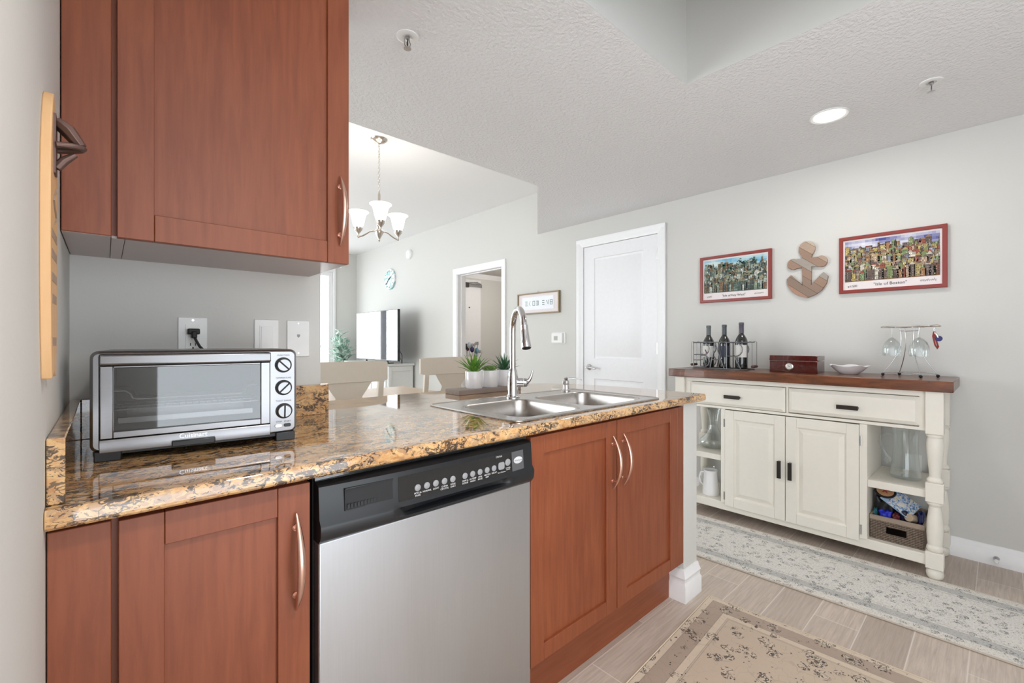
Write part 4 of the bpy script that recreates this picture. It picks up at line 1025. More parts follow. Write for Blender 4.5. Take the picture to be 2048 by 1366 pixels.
for f_ in feet: part('ball_foot', MB().ball((f_[0], f_[1], ZS+0.008), 0.008, 12, 8), M['rubber'], st)
b = MB()
for s_ in (-1, 1):
    for o_ in (0.018, 0.040):
        pa, pb = rot(s_*o_, -0.115), rot(s_*o_, 0.115); b.tube([(*pa, ZS+0.266), (*pb, ZS+0.266)], 0.0022, 7)
for y_ in (-0.115, -0.04, 0.04, 0.115):
    pa, pb = rot(-0.045, y_), rot(0.045, y_)
    if abs(y_) > 0.1: b.tube([(*pa, ZS+0.268), (*rot(0, y_*1.08), ZS+0.274), (*pb, ZS+0.268)], 0.0022, 7)
    else: b.tube([(*pa, ZS+0.264), (*pb, ZS+0.264)], 0.0022, 7)
part('top_rails', b, M['nickel'], st, sharp=60)
def hung_glass(lx_, ly_, label):
    x, y = rot(lx_, ly_); zt = ZS + 0.2695
    g_ = thing('wine_glass', label, 'wine glass', (x, y, ZS), group='wine glasses hanging upside down')
    part('foot', MB().lathe([(0.033, 0.003), (0.032, 0.0045), (0.010, 0.002), (0.004, -0.004)], (x, y, zt), 32), M['glass'], g_, sharp=60)
    part('stem', MB().lathe([(0.004, -0.004), (0.0032, -0.02), (0.0034, -0.05), (0.006, -0.060)], (x, y, zt), 16, cap0=False, cap1=False), M['glass'], g_, sharp=60)
    part('bowl', MB().lathe([(0.005, -0.059), (0.018, -0.067), (0.032, -0.085), (0.0405, -0.110), (0.0420, -0.130), (0.0395, -0.160), (0.0385, -0.160), (0.041, -0.130), (0.039, -0.110), (0.031, -0.087), (0.018, -0.070), (0.004, -0.062)], (x, y, zt), 40, cap0=False, cap1=False), M['glass'], g_, sharp=60)
hung_glass(-0.029, 0.068, 'clear wine glass hanging upside down at the left of the wire stand')
hung_glass(-0.029, -0.062, 'clear wine glass hanging upside down at the right of the wire stand')
ko = thing('keychain_opener', 'red strap keychain with a blue disc hanging from the glass stand end', 'keychain', (3.19, 0.222, ZS+0.16))
b = MB(); kx, ky = 3.165, 0.228
b.tube([(kx, ky, ZS+0.262), (kx-0.003, ky-0.004, ZS+0.245), (kx, ky-0.002, ZS+0.235), (kx+0.003, ky+0.003, ZS+0.25)], 0.0012, 6, closed=True)
part('ring', b, M['wire'], ko, sharp=60)
part('strap', MB().tube([(kx, ky+0.002, ZS+0.240), (kx, ky+0.006, ZS+0.215), (kx, ky-0.002, ZS+0.17), (kx, ky-0.012, ZS+0.150), (kx, ky-0.014, ZS+0.16), (kx, ky-0.002, ZS+0.21), (kx, ky+0.001, ZS+0.238)], 0.0035, 8), plain('red_strap', srgb(150, 48, 44), 0.6), ko, sharp=60)
part('disc', MB().lathe([(0.013, -0.003), (0.0145, 0), (0.013, 0.003)], (kx-0.003, ky-0.016, ZS+0.203), 24, 'x'), plain('deep_blue_disc', srgb(40, 38, 110), 0.3), ko)
part('opener', MB().tube([(kx-0.002, ky-0.002, ZS+0.235), (kx-0.004, ky-0.010, ZS+0.218), (kx-0.004, ky-0.013, ZS+0.208)], [0.004, 0.006, 0.004], 8), M['nickel'], ko)

# ---- objects on the shelves
gpx, gpy, gz = 3.13, 0.338, 0.424
gj = thing('glass_pitcher', 'tall clear glass pitcher with looped handle on the right sideboard shelf', 'pitcher', (gpx, gpy, gz))
part('body', MB().lathe([(0.058, 0.001), (0.064, 0.006), (0.064, 0.02), (0.058, 0.06), (0.053, 0.12), (0.052, 0.20), (0.056, 0.258), (0.058, 0.262), (0.055, 0.256), (0.050, 0.20), (0.051, 0.12), (0.056, 0.06), (0.061, 0.022), (0.058, 0.016), (0.002, 0.014)], (gpx, gpy, gz), 44), M['glass'], gj, sharp=60)
hd2 = [(0.052, 0.225), (0.075, 0.228), (0.095, 0.21), (0.100, 0.18), (0.090, 0.145), (0.073, 0.115), (0.062, 0.095), (0.056, 0.075), (0.070, 0.072), (0.078, 0.086), (0.068, 0.10)]
part('handle', MB().tube([(gpx-0.012-0.2*u, gpy+u, gz+v) for u, v in hd2], 0.0075, 12), M['glass'], gj, sharp=60)
wpx, wpy = 3.03, 1.322
wp = thing('white_pitcher', 'white ceramic pitcher on the bottom shelf at the left of the sideboard', 'pitcher', (wpx, wpy, 0.113))
part('body', MB().lathe([(0.052, 0.0), (0.055, 0.004), (0.050, 0.05), (0.044, 0.11), (0.042, 0.150), (0.044, 0.165), (0.041, 0.164), (0.039, 0.15), (0.041, 0.10), (0.046, 0.05), (0.046, 0.01), (0.002, 0.008)], (wpx, wpy, 0.113), 44), M['ceramic'], wp, sharp=60)
part('handle', MB().tube([(wpx, wpy+0.040, 0.255), (wpx, wpy+0.066, 0.25), (wpx, wpy+0.078, 0.215), (wpx, wpy+0.070, 0.18), (wpx, wpy+0.048, 0.165)], 0.006, 10), M['ceramic'], wp, sharp=60)
vx, vy, vz = 3.13, 1.345, 0.410
part('body', MB().lathe([(0.050, 0.001), (0.085, 0.012), (0.096, 0.035), (0.088, 0.055), (0.050, 0.092), (0.030, 0.13), (0.026, 0.17), (0.036, 0.23), (0.047, 0.266), (0.045, 0.266), (0.034, 0.23), (0.024, 0.17), (0.028, 0.13), (0.048, 0.090), (0.084, 0.053), (0.090, 0.035), (0.080, 0.016), (0.002, 0.008)], (vx, vy, vz), 44), M['glass'],
     thing('glass_decanter', 'wide based clear glass decanter on the upper left sideboard shelf', 'decanter', (vx, vy, vz)), sharp=60)
# carved glass jar beside the white pitcher
jx, jy = 3.20, 1.405
b = MB(); b.lathe([(0.030, 0.0), (0.042, 0.006), (0.050, 0.04), (0.050, 0.09), (0.046, 0.13), (0.040, 0.135), (0.038, 0.13), (0.044, 0.09), (0.044, 0.04), (0.036, 0.012), (0.002, 0.01)], (jx, jy, 0.113), 20)
solo('cut_glass_jar', 'cut glass jar behind the white pitcher on the bottom left shelf', 'jar', b, M['glass'], (jx, jy, 0.113), sharp=10)

# wicker basket
t = NT('grey_brown_wicker'); co = t.coord(scale=(1, 1, 1)); wv_ = t.n('ShaderNodeTexWave', wave_type='BANDS', bands_direction='Z'); t.l(co, wv_.inputs[0]); wv_.inputs['Scale'].default_value = 38; wv_.inputs['Distortion'].default_value = 1.2; wv_.inputs['Detail Scale'].default_value = 3
w2_ = t.n('ShaderNodeTexWave', wave_type='BANDS', bands_direction='Y'); t.l(co, w2_.inputs[0]); w2_.inputs['Scale'].default_value = 30
f_ = t.math('MULTIPLY', wv_.outputs['Fac'], t.math('ADD', t.math('MULTIPLY', w2_.outputs['Fac'], 0.5), 0.5))
t.set(t.ramp(f_, [(0.1, srgb(84, 70, 60)), (0.6, srgb(160, 142, 126))]), 0.8); t.bump(f_, 0.8, 0.01); M['wicker'] = t.m
bk = thing('wicker_basket', 'grey-brown wicker basket with a wooden rim on the lower right shelf', 'basket', (3.13, 0.358, 0.113))
bx0, bx1, by0, by1, bz0, bz1 = 2.985, 3.29, 0.252, 0.463, 0.1135, 0.212
b = MB(); th = 0.008
b.box(bx0, bx1, by0, by1, bz0, bz0+th)
hy0, hy1, hz0_, hz1_ = 0.318, 0.398, 0.150, 0.186
b.box(bx0, bx0+th, by0, hy0, bz0+th, bz1).box(bx0, bx0+th, hy1, by1, bz0+th, bz1).box(bx0, bx0+th, hy0, hy1, bz0+th, hz0_).box(bx0, bx0+th, hy0, hy1, hz1_, bz1)
b.box(bx1-th, bx1, by0, by1, bz0+th, bz1).box(bx0+th, bx1-th, by0, by0+th, bz0+th, bz1).box(bx0+th, bx1-th, by1-th, by1, bz0+th, bz1)
part('woven_body', b, M['wicker'], bk)
b = MB(); rz0, rz1 = bz1, bz1+0.024
b.box(bx0-0.003, bx0+0.008, by0-0.002, by1+0.002, rz0, rz1).box(bx1-0.008, bx1+0.003, by0-0.002, by1+0.002, rz0, rz1).box(bx0+0.008, bx1-0.008, by0-0.002, by0+0.007, rz0, rz1).box(bx0+0.008, bx1-0.008, by1-0.007, by1+0.002, rz0, rz1)
part('rim', b, plain('taupe_wood_rim', srgb(156, 140, 124), 0.6), bk, bevel=0.002)
def lump(name, label, cat, c, r, m, seed, sq=0.6, group=None, amp=0.13):
    random.seed(seed); b = MB(); rings = []; n, m_ = 28, 16; ph = [random.random()*6 for _ in range(6)]
    for k in range(m_+1):
        a = -PI/2 + PI*k/m_; ring = []
        for i in range(n):
            q = 2*PI*i/n; ca, sa, cb_, sb_ = math.cos(a), math.sin(a), math.cos(q), math.sin(q)
            pw = lambda v: math.copysign(abs(v)**sq, v)
            d = 1 + amp*math.sin(3*q + ph[0] + 2*a) + amp*0.7*math.sin(5*q + ph[1] - 3*a) + amp*0.5*math.sin(7*a + ph[2] + 2*q)
            ring.append((c[0] + r[0]*pw(max(ca, 0.01))*pw(cb_)*d, c[1] + r[1]*pw(max(ca, 0.01))*pw(sb_)*d, c[2] + r[2]*pw(sa)*d))
        rings.append(ring)
    b.ring_loft(rings); return solo(name, label, cat, b, m, c, group, sharp=70)
navy = plain('navy_nylon', srgb(18, 24, 52), 0.45); blk = plain('black_nylon', srgb(14, 15, 20), 0.5)
lump('fabric_pouch', 'large black fabric pouch at the left of the basket, under the round badge', 'pouch', (3.10, 0.415, 0.247), (0.07, 0.034, 0.085), blk, 1)
lump('fabric_pouch', 'bright royal blue pouch at the front left of the basket', 'pouch', (3.045, 0.408, 0.228), (0.030, 0.026, 0.030), plain('royal_blue_cloth', srgb(30, 44, 190), 0.5), 2)
lump('fabric_pouch', 'teal green pouch at the far left front corner of the basket', 'pouch', (3.035, 0.447, 0.228), (0.016, 0.009, 0.028), plain('teal_cloth', srgb(24, 92, 100), 0.5), 3)
lump('fabric_pouch', 'dark red pouch in the front middle of the basket', 'pouch', (3.03, 0.362, 0.228), (0.022, 0.014, 0.026), plain('dark_red_cloth', srgb(96, 24, 30), 0.5), 4)
lump('fabric_pouch', 'navy blue pouch filling the middle of the basket under the printed booklet', 'pouch', (3.13, 0.345, 0.235), (0.09, 0.040, 0.052), navy, 5)
lump('fabric_pouch', 'navy blue pouch at the right end of the basket', 'pouch', (3.07, 0.270, 0.240), (0.04, 0.013, 0.036), plain('mid_navy_cloth', srgb(24, 40, 96), 0.5), 6)
b = MB(); b.M = Matrix.Translation((3.040, 0.305, 0.243)) @ Matrix.Rotation(-0.9, 4, 'X') @ Matrix.Rotation(0.5, 4, 'Y')
b.lathe([(0.019, -0.022), (0.020, 0.022), (0.016, 0.022), (0.016, -0.015), (0.002, -0.015)], (0, 0, 0), 28, 'x')
solo('can_cooler', 'beige round can cooler lying at the front right of the basket', 'can cooler', b, plain('beige_foam', srgb(196, 176, 150), 0.7), (3.04, 0.305, 0.243))
b = MB(); b.M = Matrix.Translation((3.062, 0.412, 0.349)) @ Matrix.Rotation(-0.55, 4, 'Y') @ Matrix.Rotation(0.15, 4, 'X')
bd = thing('round_badge', 'round tan leather badge with red emblem on top of the basket pile', 'badge', (3.062, 0.412, 0.349))
b.lathe([(0.044, -0.004), (0.046, 0.0), (0.044, 0.004)], (0, 0, 0), 36)
part('black_backing', b, blk, bd)
b2 = MB(); b2.M = b.M; b2.lathe([(0.036, 0.0042), (0.035, 0.0055)], (0, 0, 0), 32); fc = part('leather_face', b2, plain('tan_leather', srgb(196, 150, 112), 0.5), bd)
b2 = MB(); b2.M = b.M
for k in range(5):
    a = k*2*PI/5; b2.tube([(0, 0, 0.006), (0.018*math.cos(a), 0.018*math.sin(a), 0.006)], [0.004, 0.0015], 6)
part('emblem', b2, plain('brick_red_emblem', srgb(150, 52, 38), 0.5), fc)
# booklet with printed map-like cover
bo = thing('booklet', 'blue and yellow printed booklet lying on the basket pile', 'booklet', (3.07, 0.335, 0.30))
BM = Matrix.Translation((3.060, 0.338, 0.300)) @ Matrix.Rotation(0.62, 4, 'X') @ Matrix.Rotation(-0.75, 4, 'Y')
b = MB(); b.M = BM; b.box(-0.052, 0.052, -0.055, 0.055, -0.002, 0.0015)
b.box(-0.052, 0.052, 0.055, 0.085, -0.0005, 0.0008)
cv_ = MB(); cv_.M = BM; random.seed(4)
pals = [srgb(120, 150, 200), srgb(220, 214, 150), srgb(70, 150, 180), srgb(190, 190, 220), srgb(60, 80, 150), srgb(150, 190, 200)]
part('pages', b, plain('paper_white_pages', srgb(150, 180, 205), 0.5), bo)
cv_.quad((-0.0505, -0.0535, 0.0022), (0.0505, -0.0535, 0.0022), (0.0505, 0.0535, 0.0022), (-0.0505, 0.0535, 0.0022))
t = NT('printed_artwork'); vc = t.n('ShaderNodeVertexColor'); vc.layer_name = 'paint'; t.set(vc.outputs[0], 0.55); M['paint'] = t.m
t = NT('map_print'); n1 = t.noise(t.coord(), 55, 5, 0.7, 1.2)
t.set(t.ramp(n1, [(0.36, srgb(44, 66, 130)), (0.45, srgb(96, 150, 190)), (0.52, srgb(206, 204, 226)), (0.6, srgb(226, 218, 150)), (0.7, srgb(90, 130, 180))]), 0.35)
part('printed_cover', cv_, t.m, bo, smooth=False)

# ================================================================ pictures on the long wall (facing -X)
M['redframe'] = plain('brick_red_frame', srgb(140, 58, 52), 0.35)
M['mat_paper'] = plain('off_white_paper', srgb(232, 224, 224), 0.7)
def picture(name, label, y0, y1, z0, z1, fw, fm, depth=0.022, inset=0.010):
    t_ = thing(name, label, 'framed picture', (WX, (y0+y1)/2, (z0+z1)/2))
    b = MB(); x1, x0 = WX-0.001, WX-depth
    def ring(i, x): return [(x, y0+i, z0+i), (x, y1-i, z0+i), (x, y1-i, z1-i), (x, y0+i, z1-i)]
    b.ring_loft([ring(0, x1), ring(0, x0+0.002), ring(0.002, x0), ring(fw-0.002, x0), ring(fw, x0+0.002), ring(fw, x1)], False, False)
    part('frame', b, fm, t_, sharp=30)
    part('backing', MB().box(x0+inset, x1, y0+fw-0.001, y1-fw+0.001, z0+fw-0.001, z1-fw+0.001), M['mat_paper'], t_)
    return t_, x0+inset
def town(y0, y1, z0, z1, x, pal, sky, seed, rows=9):
    # busy made-up street scene: u runs left to right as seen from the room
    random.seed(seed); b = MB(); Wd, Hd = y1-y0, z1-z0
    def P(u, v, l): return (x - 0.0003 - l*0.00012, y1 - u*Wd, z0 + v*Hd)
    def poly(pts, col, l): b.col = col; b.add([P(u, v, l) for u, v in pts], [tuple(range(len(pts)))])
    nsx, nsy = 26, 8
    for i in range(nsx):
        for j in range(nsy):
            u0_, u1_, v0, v1 = i/nsx, (i+1)/nsx, 0.5+0.5*j/nsy, 0.5+0.5*(j+1)/nsy
            f = 0.5 + 0.5*math.sin(u0_*9 + j*0.9 + seed) * math.cos(u0_*4 - j*0.7)
            f = min(1, max(0, f + random.uniform(-.12, .12))); poly([(u0_, v0), (u1_, v0), (u1_, v1), (u0_, v1)], tuple(lerp(a, c_, f) for a, c_ in zip(sky[0], sky[1])), 0)
    poly([(0, 0), (1, 0), (1, 0.55), (0, 0.55)], pal[0], 1)
    for r_i in range(rows):
        base = 0.62 - r_i*0.62/rows; u = -0.01; l = 2 + r_i*3
        while u < 0.99:
            w_ = random.uniform(0.025, 0.075); h_ = random.uniform(0.10, 0.24) * (1.25 if r_i == 0 else 1)
            a, e = max(0, u), min(1, u + w_); top = min(0.96, base + h_); lo_ = max(0, base - 0.05)
            if e - a > 0.01:
                col = random.choice(pal); poly([(a, lo_), (e, lo_), (e, top), (a, top)], col, l)
                k = random.random(); rc = random.choice(pal)
                if k < 0.55: poly([(a, top), (e, top), ((a+e)/2, min(0.99, top + random.uniform(.03, .08)))], rc, l)
                elif k < 0.75: poly([(a, top-0.03), (e, top-0.03), (e, top), (a, top)], rc, l+1)
                nw = max(1, int(w_/0.014)); nh = max(1, int((top-lo_)/0.05)); dk_ = tuple(c_*0.25 for c_ in col); lt = tuple(min(1, c_*1.5+.15) for c_ in col)
                for i in range(nw):
                    for j in range(nh):
                        if random.random() < 0.8:
                            uu = a + (i+0.25)*(e-a)/nw; vv = lo_ + (j+0.3)*(top-lo_)/nh
                            poly([(uu, vv), (uu+0.5*(e-a)/nw, vv), (uu+0.5*(e-a)/nw, vv+0.45*(top-lo_)/nh), (uu, vv+0.45*(top-lo_)/nh)], random.choice([dk_, dk_, lt]), l+1)
                poly([(a, lo_), (a+0.0022, lo_), (a+0.0022, top), (a, top)], (0.02, 0.02, 0.02), l+2)
            u += w_*random.uniform(0.6, 1.0)
    return b
def tree_marks(b, spots, y0, y1, z0, z1, x, col, l):
    Wd, Hd = y1-y0, z1-z0
    for (u, v, r) in spots:
        for k in range(26):
            a = random.random()*2*PI; q = random.random()*r; uu, vv = u + q*math.cos(a), v + q*math.sin(a)*1.6; s_ = 0.010
            b.col = tuple(c_*random.uniform(0.5, 1.4) for c_ in col)
            b.add([(x-0.0003-l*0.00012, y1-(uu+dx)*Wd, z0+min(0.98, vv+dz)*Hd) for dx, dz in ((-s_, 0), (0, -s_*1.8), (s_, 0), (0, s_*1.8))], [(0, 1, 2, 3)])
def scrawl(b, y, z, w_, seed, x, amp=0.008, n=26, r=0.0006):
    random.seed(seed); b.tube([(x, y - w_*k/n, z + amp*math.sin(k*1.9+seed)*random.uniform(.3, 1)) for k in range(n+1)], r, 4)
X1 = WX-0.022
p1, xp = picture('framed_print', 'red framed green-toned busy townscape print, left of the wooden anchor', 1.050, 1.543, 1.438, 1.782, 0.020, M['redframe'])
g1 = [srgb(92, 110, 98), srgb(122, 134, 116), srgb(70, 88, 82), srgb(142, 140, 112), srgb(58, 70, 66), srgb(150, 160, 150), srgb(120, 96, 70), srgb(176, 182, 172), srgb(96, 84, 60)]
tb = town(1.080, 1.513, 1.508, 1.752, xp, g1, (srgb(100, 172, 206), srgb(206, 222, 216)), 11)
tree_marks(tb, [(0.60, 0.86, 0.06), (0.66, 0.80, 0.06), (0.80, 0.86, 0.06), (0.33, 0.80, 0.04), (0.45, 0.68, 0.06)], 1.080, 1.513, 1.508, 1.752, xp, srgb(54, 92, 80), 30)
part('print', tb, M['paint'], p1, smooth=False)
b = MB(); xt = xp - 0.001
text_mb(b, '"Isle of Key West"', 0.022, face_negx(xt, 1.30, 1.482), 0.0001); text_mb(b, '5/500', 0.016, face_negx(xt, 1.475, 1.480, 0.1), 0.0001)
scrawl(b, 1.16, 1.484, 0.06, 3, xt)
part('handwriting', b, M['blacktext'], p1, smooth=False, label='black handwritten title and signature')
p2, xp = picture('framed_print', 'larger red framed print of a busy town under a blue-violet sky, right of the anchor', 0.191, 0.671, 1.440, 1.783, 0.020, M['redframe'])
g2 = [srgb(150, 110, 70), srgb(116, 70, 54), srgb(168, 150, 96), srgb(120, 132, 84), srgb(176, 150, 128), srgb(84, 66, 58), srgb(150, 76, 56), srgb(124, 142, 100), srgb(136, 140, 152), srgb(176, 158, 96), srgb(104, 88, 82), srgb(190, 182, 166), srgb(96, 80, 72), srgb(140, 120, 100)]
tb = town(0.220, 0.642, 1.508, 1.754, xp, g2, (srgb(58, 62, 140), srgb(222, 222, 232)), 23)
part('print', tb, M['paint'], p2, smooth=False)
b = MB(); xt = xp - 0.001
text_mb(b, '"Isle of Boston"', 0.024, face_negx(xt, 0.43, 1.484), 0.0001); text_mb(b, '97/500', 0.017, face_negx(xt, 0.605, 1.480, 0.1), 0.0001)
scrawl(b, 0.30, 1.486, 0.065, 8, xt, 0.010)
part('handwriting', b, M['blacktext'], p2, smooth=False, label='black handwritten title and signature')
p3, xp = picture('framed_sign', 'thin gold framed white print with small green and grey block signs, near the hall doorway', 2.970, 3.575, 1.438, 1.660, 0.012, plain('antique_gold_frame', srgb(150, 132, 104), 0.4, metal=0.4), 0.03, 0.015)
part('inner_panel', MB().box(xp-0.004, xp, 3.045, 3.505, 1.482, 1.617), plain('bright_paper', srgb(240, 243, 250), 0.6), p3)
b = MB(); xs_ = xp - 0.0045; cy_ = 3.455
for gi, gl in enumerate([('h3',), ('<',), ('box',), ('h3', 'v'), None, ('h3',), ('7',), ('box2',)]):
    if gl is None: cy_ -= 0.03; continue
    for g_ in gl:
        if g_ == 'h3':
            for dz in (-0.02, 0, 0.02): b.box(xs_-0.001, xs_, cy_-0.032, cy_, 1.55+dz-0.004, 1.55+dz+0.004)
        if g_ == 'v': b.box(xs_-0.001, xs_, cy_-0.032, cy_-0.027, 1.526, 1.574)
        if g_ == '<': b.tube([(xs_, cy_-0.02, 1.575), (xs_, cy_, 1.55), (xs_, cy_-0.02, 1.525)], 0.002, 4)
        if g_ == '7': b.tube([(xs_, cy_, 1.572), (xs_, cy_-0.03, 1.53), (xs_, cy_-0.03, 1.575)], 0.003, 4)
        if g_.startswith('box'):
            b.box(xs_-0.001, xs_, cy_-0.034, cy_, 1.570, 1.576).box(xs_-0.001, xs_, cy_-0.034, cy_, 1.524, 1.530).box(xs_-0.001, xs_, cy_-0.034, cy_-0.029, 1.53, 1.57).box(xs_-0.001, xs_, cy_-0.005, cy_, 1.53, 1.57)
            if g_ == 'box2': b.box(xs_-0.001, xs_, cy_-0.03, cy_-0.004, 1.546, 1.554)
    cy_ -= 0.055
part('block_letters', b, plain('sage_print', srgb(128, 148, 140), 0.6), p3, smooth=False)
part('hanging_ring', MB().tube([(WX-0.012, 3.27+0.008*math.cos(a), 1.668+0.008*math.sin(a)) for a in [k*PI/6 for k in range(12)]], 0.0014, 5, closed=True), M['nickel'], p3)

# ---- reclaimed wood anchor
an = thing('wooden_anchor', 'anchor of reclaimed wood planks hanging between the two red framed prints', 'wall decor', (WX, 0.84, 1.61))
AC = 0.843
def apoly():
    P = []
    P += [(0.0 + 0.046*math.cos(math.radians(a)), 1.745 + 0.050*math.sin(math.radians(a))) for a in range(-50, 231, 14)]   # top knob
    P += [(-0.026, 1.685)]
    P += [(-0.078 + 0.033*math.cos(math.radians(a)), 1.655 + 0.036*math.sin(math.radians(a))) for a in range(60, 301, 16)]
    P += [(-0.026, 1.628), (-0.024, 1.510)]
    P += [(-0.045, 1.535), (-0.090, 1.585), (-0.115, 1.560), (-0.108, 1.515), (-0.080, 1.470), (-0.045, 1.445), (0, 1.428)]
    P += [(0.045, 1.445), (0.080, 1.470), (0.108, 1.515), (0.115, 1.560), (0.090, 1.585), (0.045, 1.535), (0.024, 1.510), (0.026, 1.628)]
    P += [(0.078 + 0.033*math.cos(math.radians(a)), 1.655 + 0.036*math.sin(math.radians(a))) for a in range(-120, 121, 16)]
    P += [(0.026, 1.685)]
    return P
t = NT('reclaimed_planks')
mp_ = t.coord(rot=(math.radians(-38), 0, 0))
s3 = t.n('ShaderNodeSeparateXYZ'); t.l(mp_, s3.inputs[0])
band = t.math('MULTIPLY', s3.outputs[2], 22.0); idx = t.math('FLOOR', band); fr_ = t.math('FRACT', band)
wn = t.n('ShaderNodeTexWhiteNoise', noise_dimensions='1D'); t.l(idx, wn.inputs['W'])
c_ = t.ramp(wn.outputs['Value'], [(0.0, srgb(140, 122, 108)), (0.3, srgb(178, 140, 118)), (0.55, srgb(160, 152, 144)), (0.8, srgb(204, 186, 166)), (1.0, srgb(150, 112, 92))])
gn = t.noise(t.coord(scale=(4, 4, 30), rot=(math.radians(-38), 0, 0)), 8, 4)
c_ = t.mix(t.math('MULTIPLY', gn, 0.35), c_, srgb(110, 92, 80)); c_ = t.mix(t.math('LESS_THAN', fr_, 0.035), c_, srgb(50, 40, 34))
t.set(c_, 0.7)
part('planks', MB().prism([(AC - u, z_) for u, z_ in apoly()], 'x', WX-0.020, WX-0.001), t.m, an, bevel=0.001)

# ---- thermostat, smoke detector, clock, door stop
th_ = thing('thermostat', 'white thermostat with a small grey screen beside the two panel door', 'thermostat', (WX, 2.985, 1.18))
part('base_plate', MB().box(WX-0.008, WX-0.0005, 2.900, 3.075, 1.126, 1.236), M['white'], th_, bevel=0.002)
part('body', MB().box(WX-0.028, WX-0.008, 2.925, 3.070, 1.132, 1.230), M['white'], th_, bevel=0.004)
part('screen', MB().box(WX-0.0285, WX-0.0278, 2.985, 3.035, 1.158, 1.200), plain('grey_lcd', srgb(178, 180, 172), 0.3), th_)
sm = thing('smoke_detector', 'round white smoke detector high on the long wall near the ceiling', 'smoke detector', (WX, 5.96, 2.45))
part('housing', MB().lathe([(0.075, 0), (0.075, -0.012), (0.068, -0.030), (0.050, -0.042), (0.002, -0.044)], (WX-0.0005, 5.96, 2.45), 40, 'x'), M['white'], sm, sharp=40)
part('test_button', MB().lathe([(0.014, -0.043), (0.012, -0.048)], (WX-0.0005, 5.96, 2.45), 20, 'x'), M['white'], sm)
ck = thing('wall_clock', 'round pale aqua wall clock with dark hands above the television', 'clock', (WX, 6.56, 2.14))
t = NT('aqua_clock_face'); n1 = t.noise(t.coord(), 9, 3); t.set(t.ramp(n1, [(0.42, srgb(236, 240, 240)), (0.5, srgb(130, 190, 192)), (0.62, srgb(232, 240, 238))]), 0.5)
fa_ = part('face', MB().lathe([(0.165, 0), (0.168, -0.012), (0.160, -0.030), (0.001, -0.028)], (WX-0.0005, 6.56, 2.14), 48, 'x'), t.m, ck, sharp=40)
b = MB(); xk = WX-0.034
b.tube([(xk, 6.56, 2.14), (xk, 6.51, 2.17)], 0.006, 6).tube([(xk, 6.57, 2.145), (xk, 6.66, 2.06)], 0.004, 6).ball((xk, 6.56, 2.14), 0.012, 10, 6)
part('hands', b, M['bronze'], fa_)
b = MB()
for k in range(12):
    a = k*PI/6; b.tube([(xk+0.002, 6.56+0.12*math.cos(a), 2.14+0.12*math.sin(a)), (xk+0.002, 6.56+0.145*math.cos(a), 2.14+0.145*math.sin(a))], 0.004, 5)
part('hour_marks', b, M['bronze'], fa_)
ds = thing('door_stop', 'small round door stop on the white baseboard right of the sideboard', 'door stop', (3.33, 0.012, 0.035))
part('stem', MB().lathe([(0.012, 0), (0.009, -0.006), (0.005, -0.010), (0.005, -0.040)], (WX-0.0165, 0.012, 0.04), 14, 'x'), M['wire'], ds)
part('rubber_tip', MB().lathe([(0.009, -0.038), (0.010, -0.050), (0.006, -0.054)], (WX-0.0165, 0.012, 0.04), 14, 'x'), M['white'], ds)
wo = thing('low_outlet', 'white wall outlet low behind the open right bay of the sideboard', 'outlet', (WX, 0.33, 0.45))
part('cover_plate', MB().box(WX-0.006, WX-0.0003, 0.295, 0.365, 0.395, 0.51), M['white'], wo, bevel=0.002)

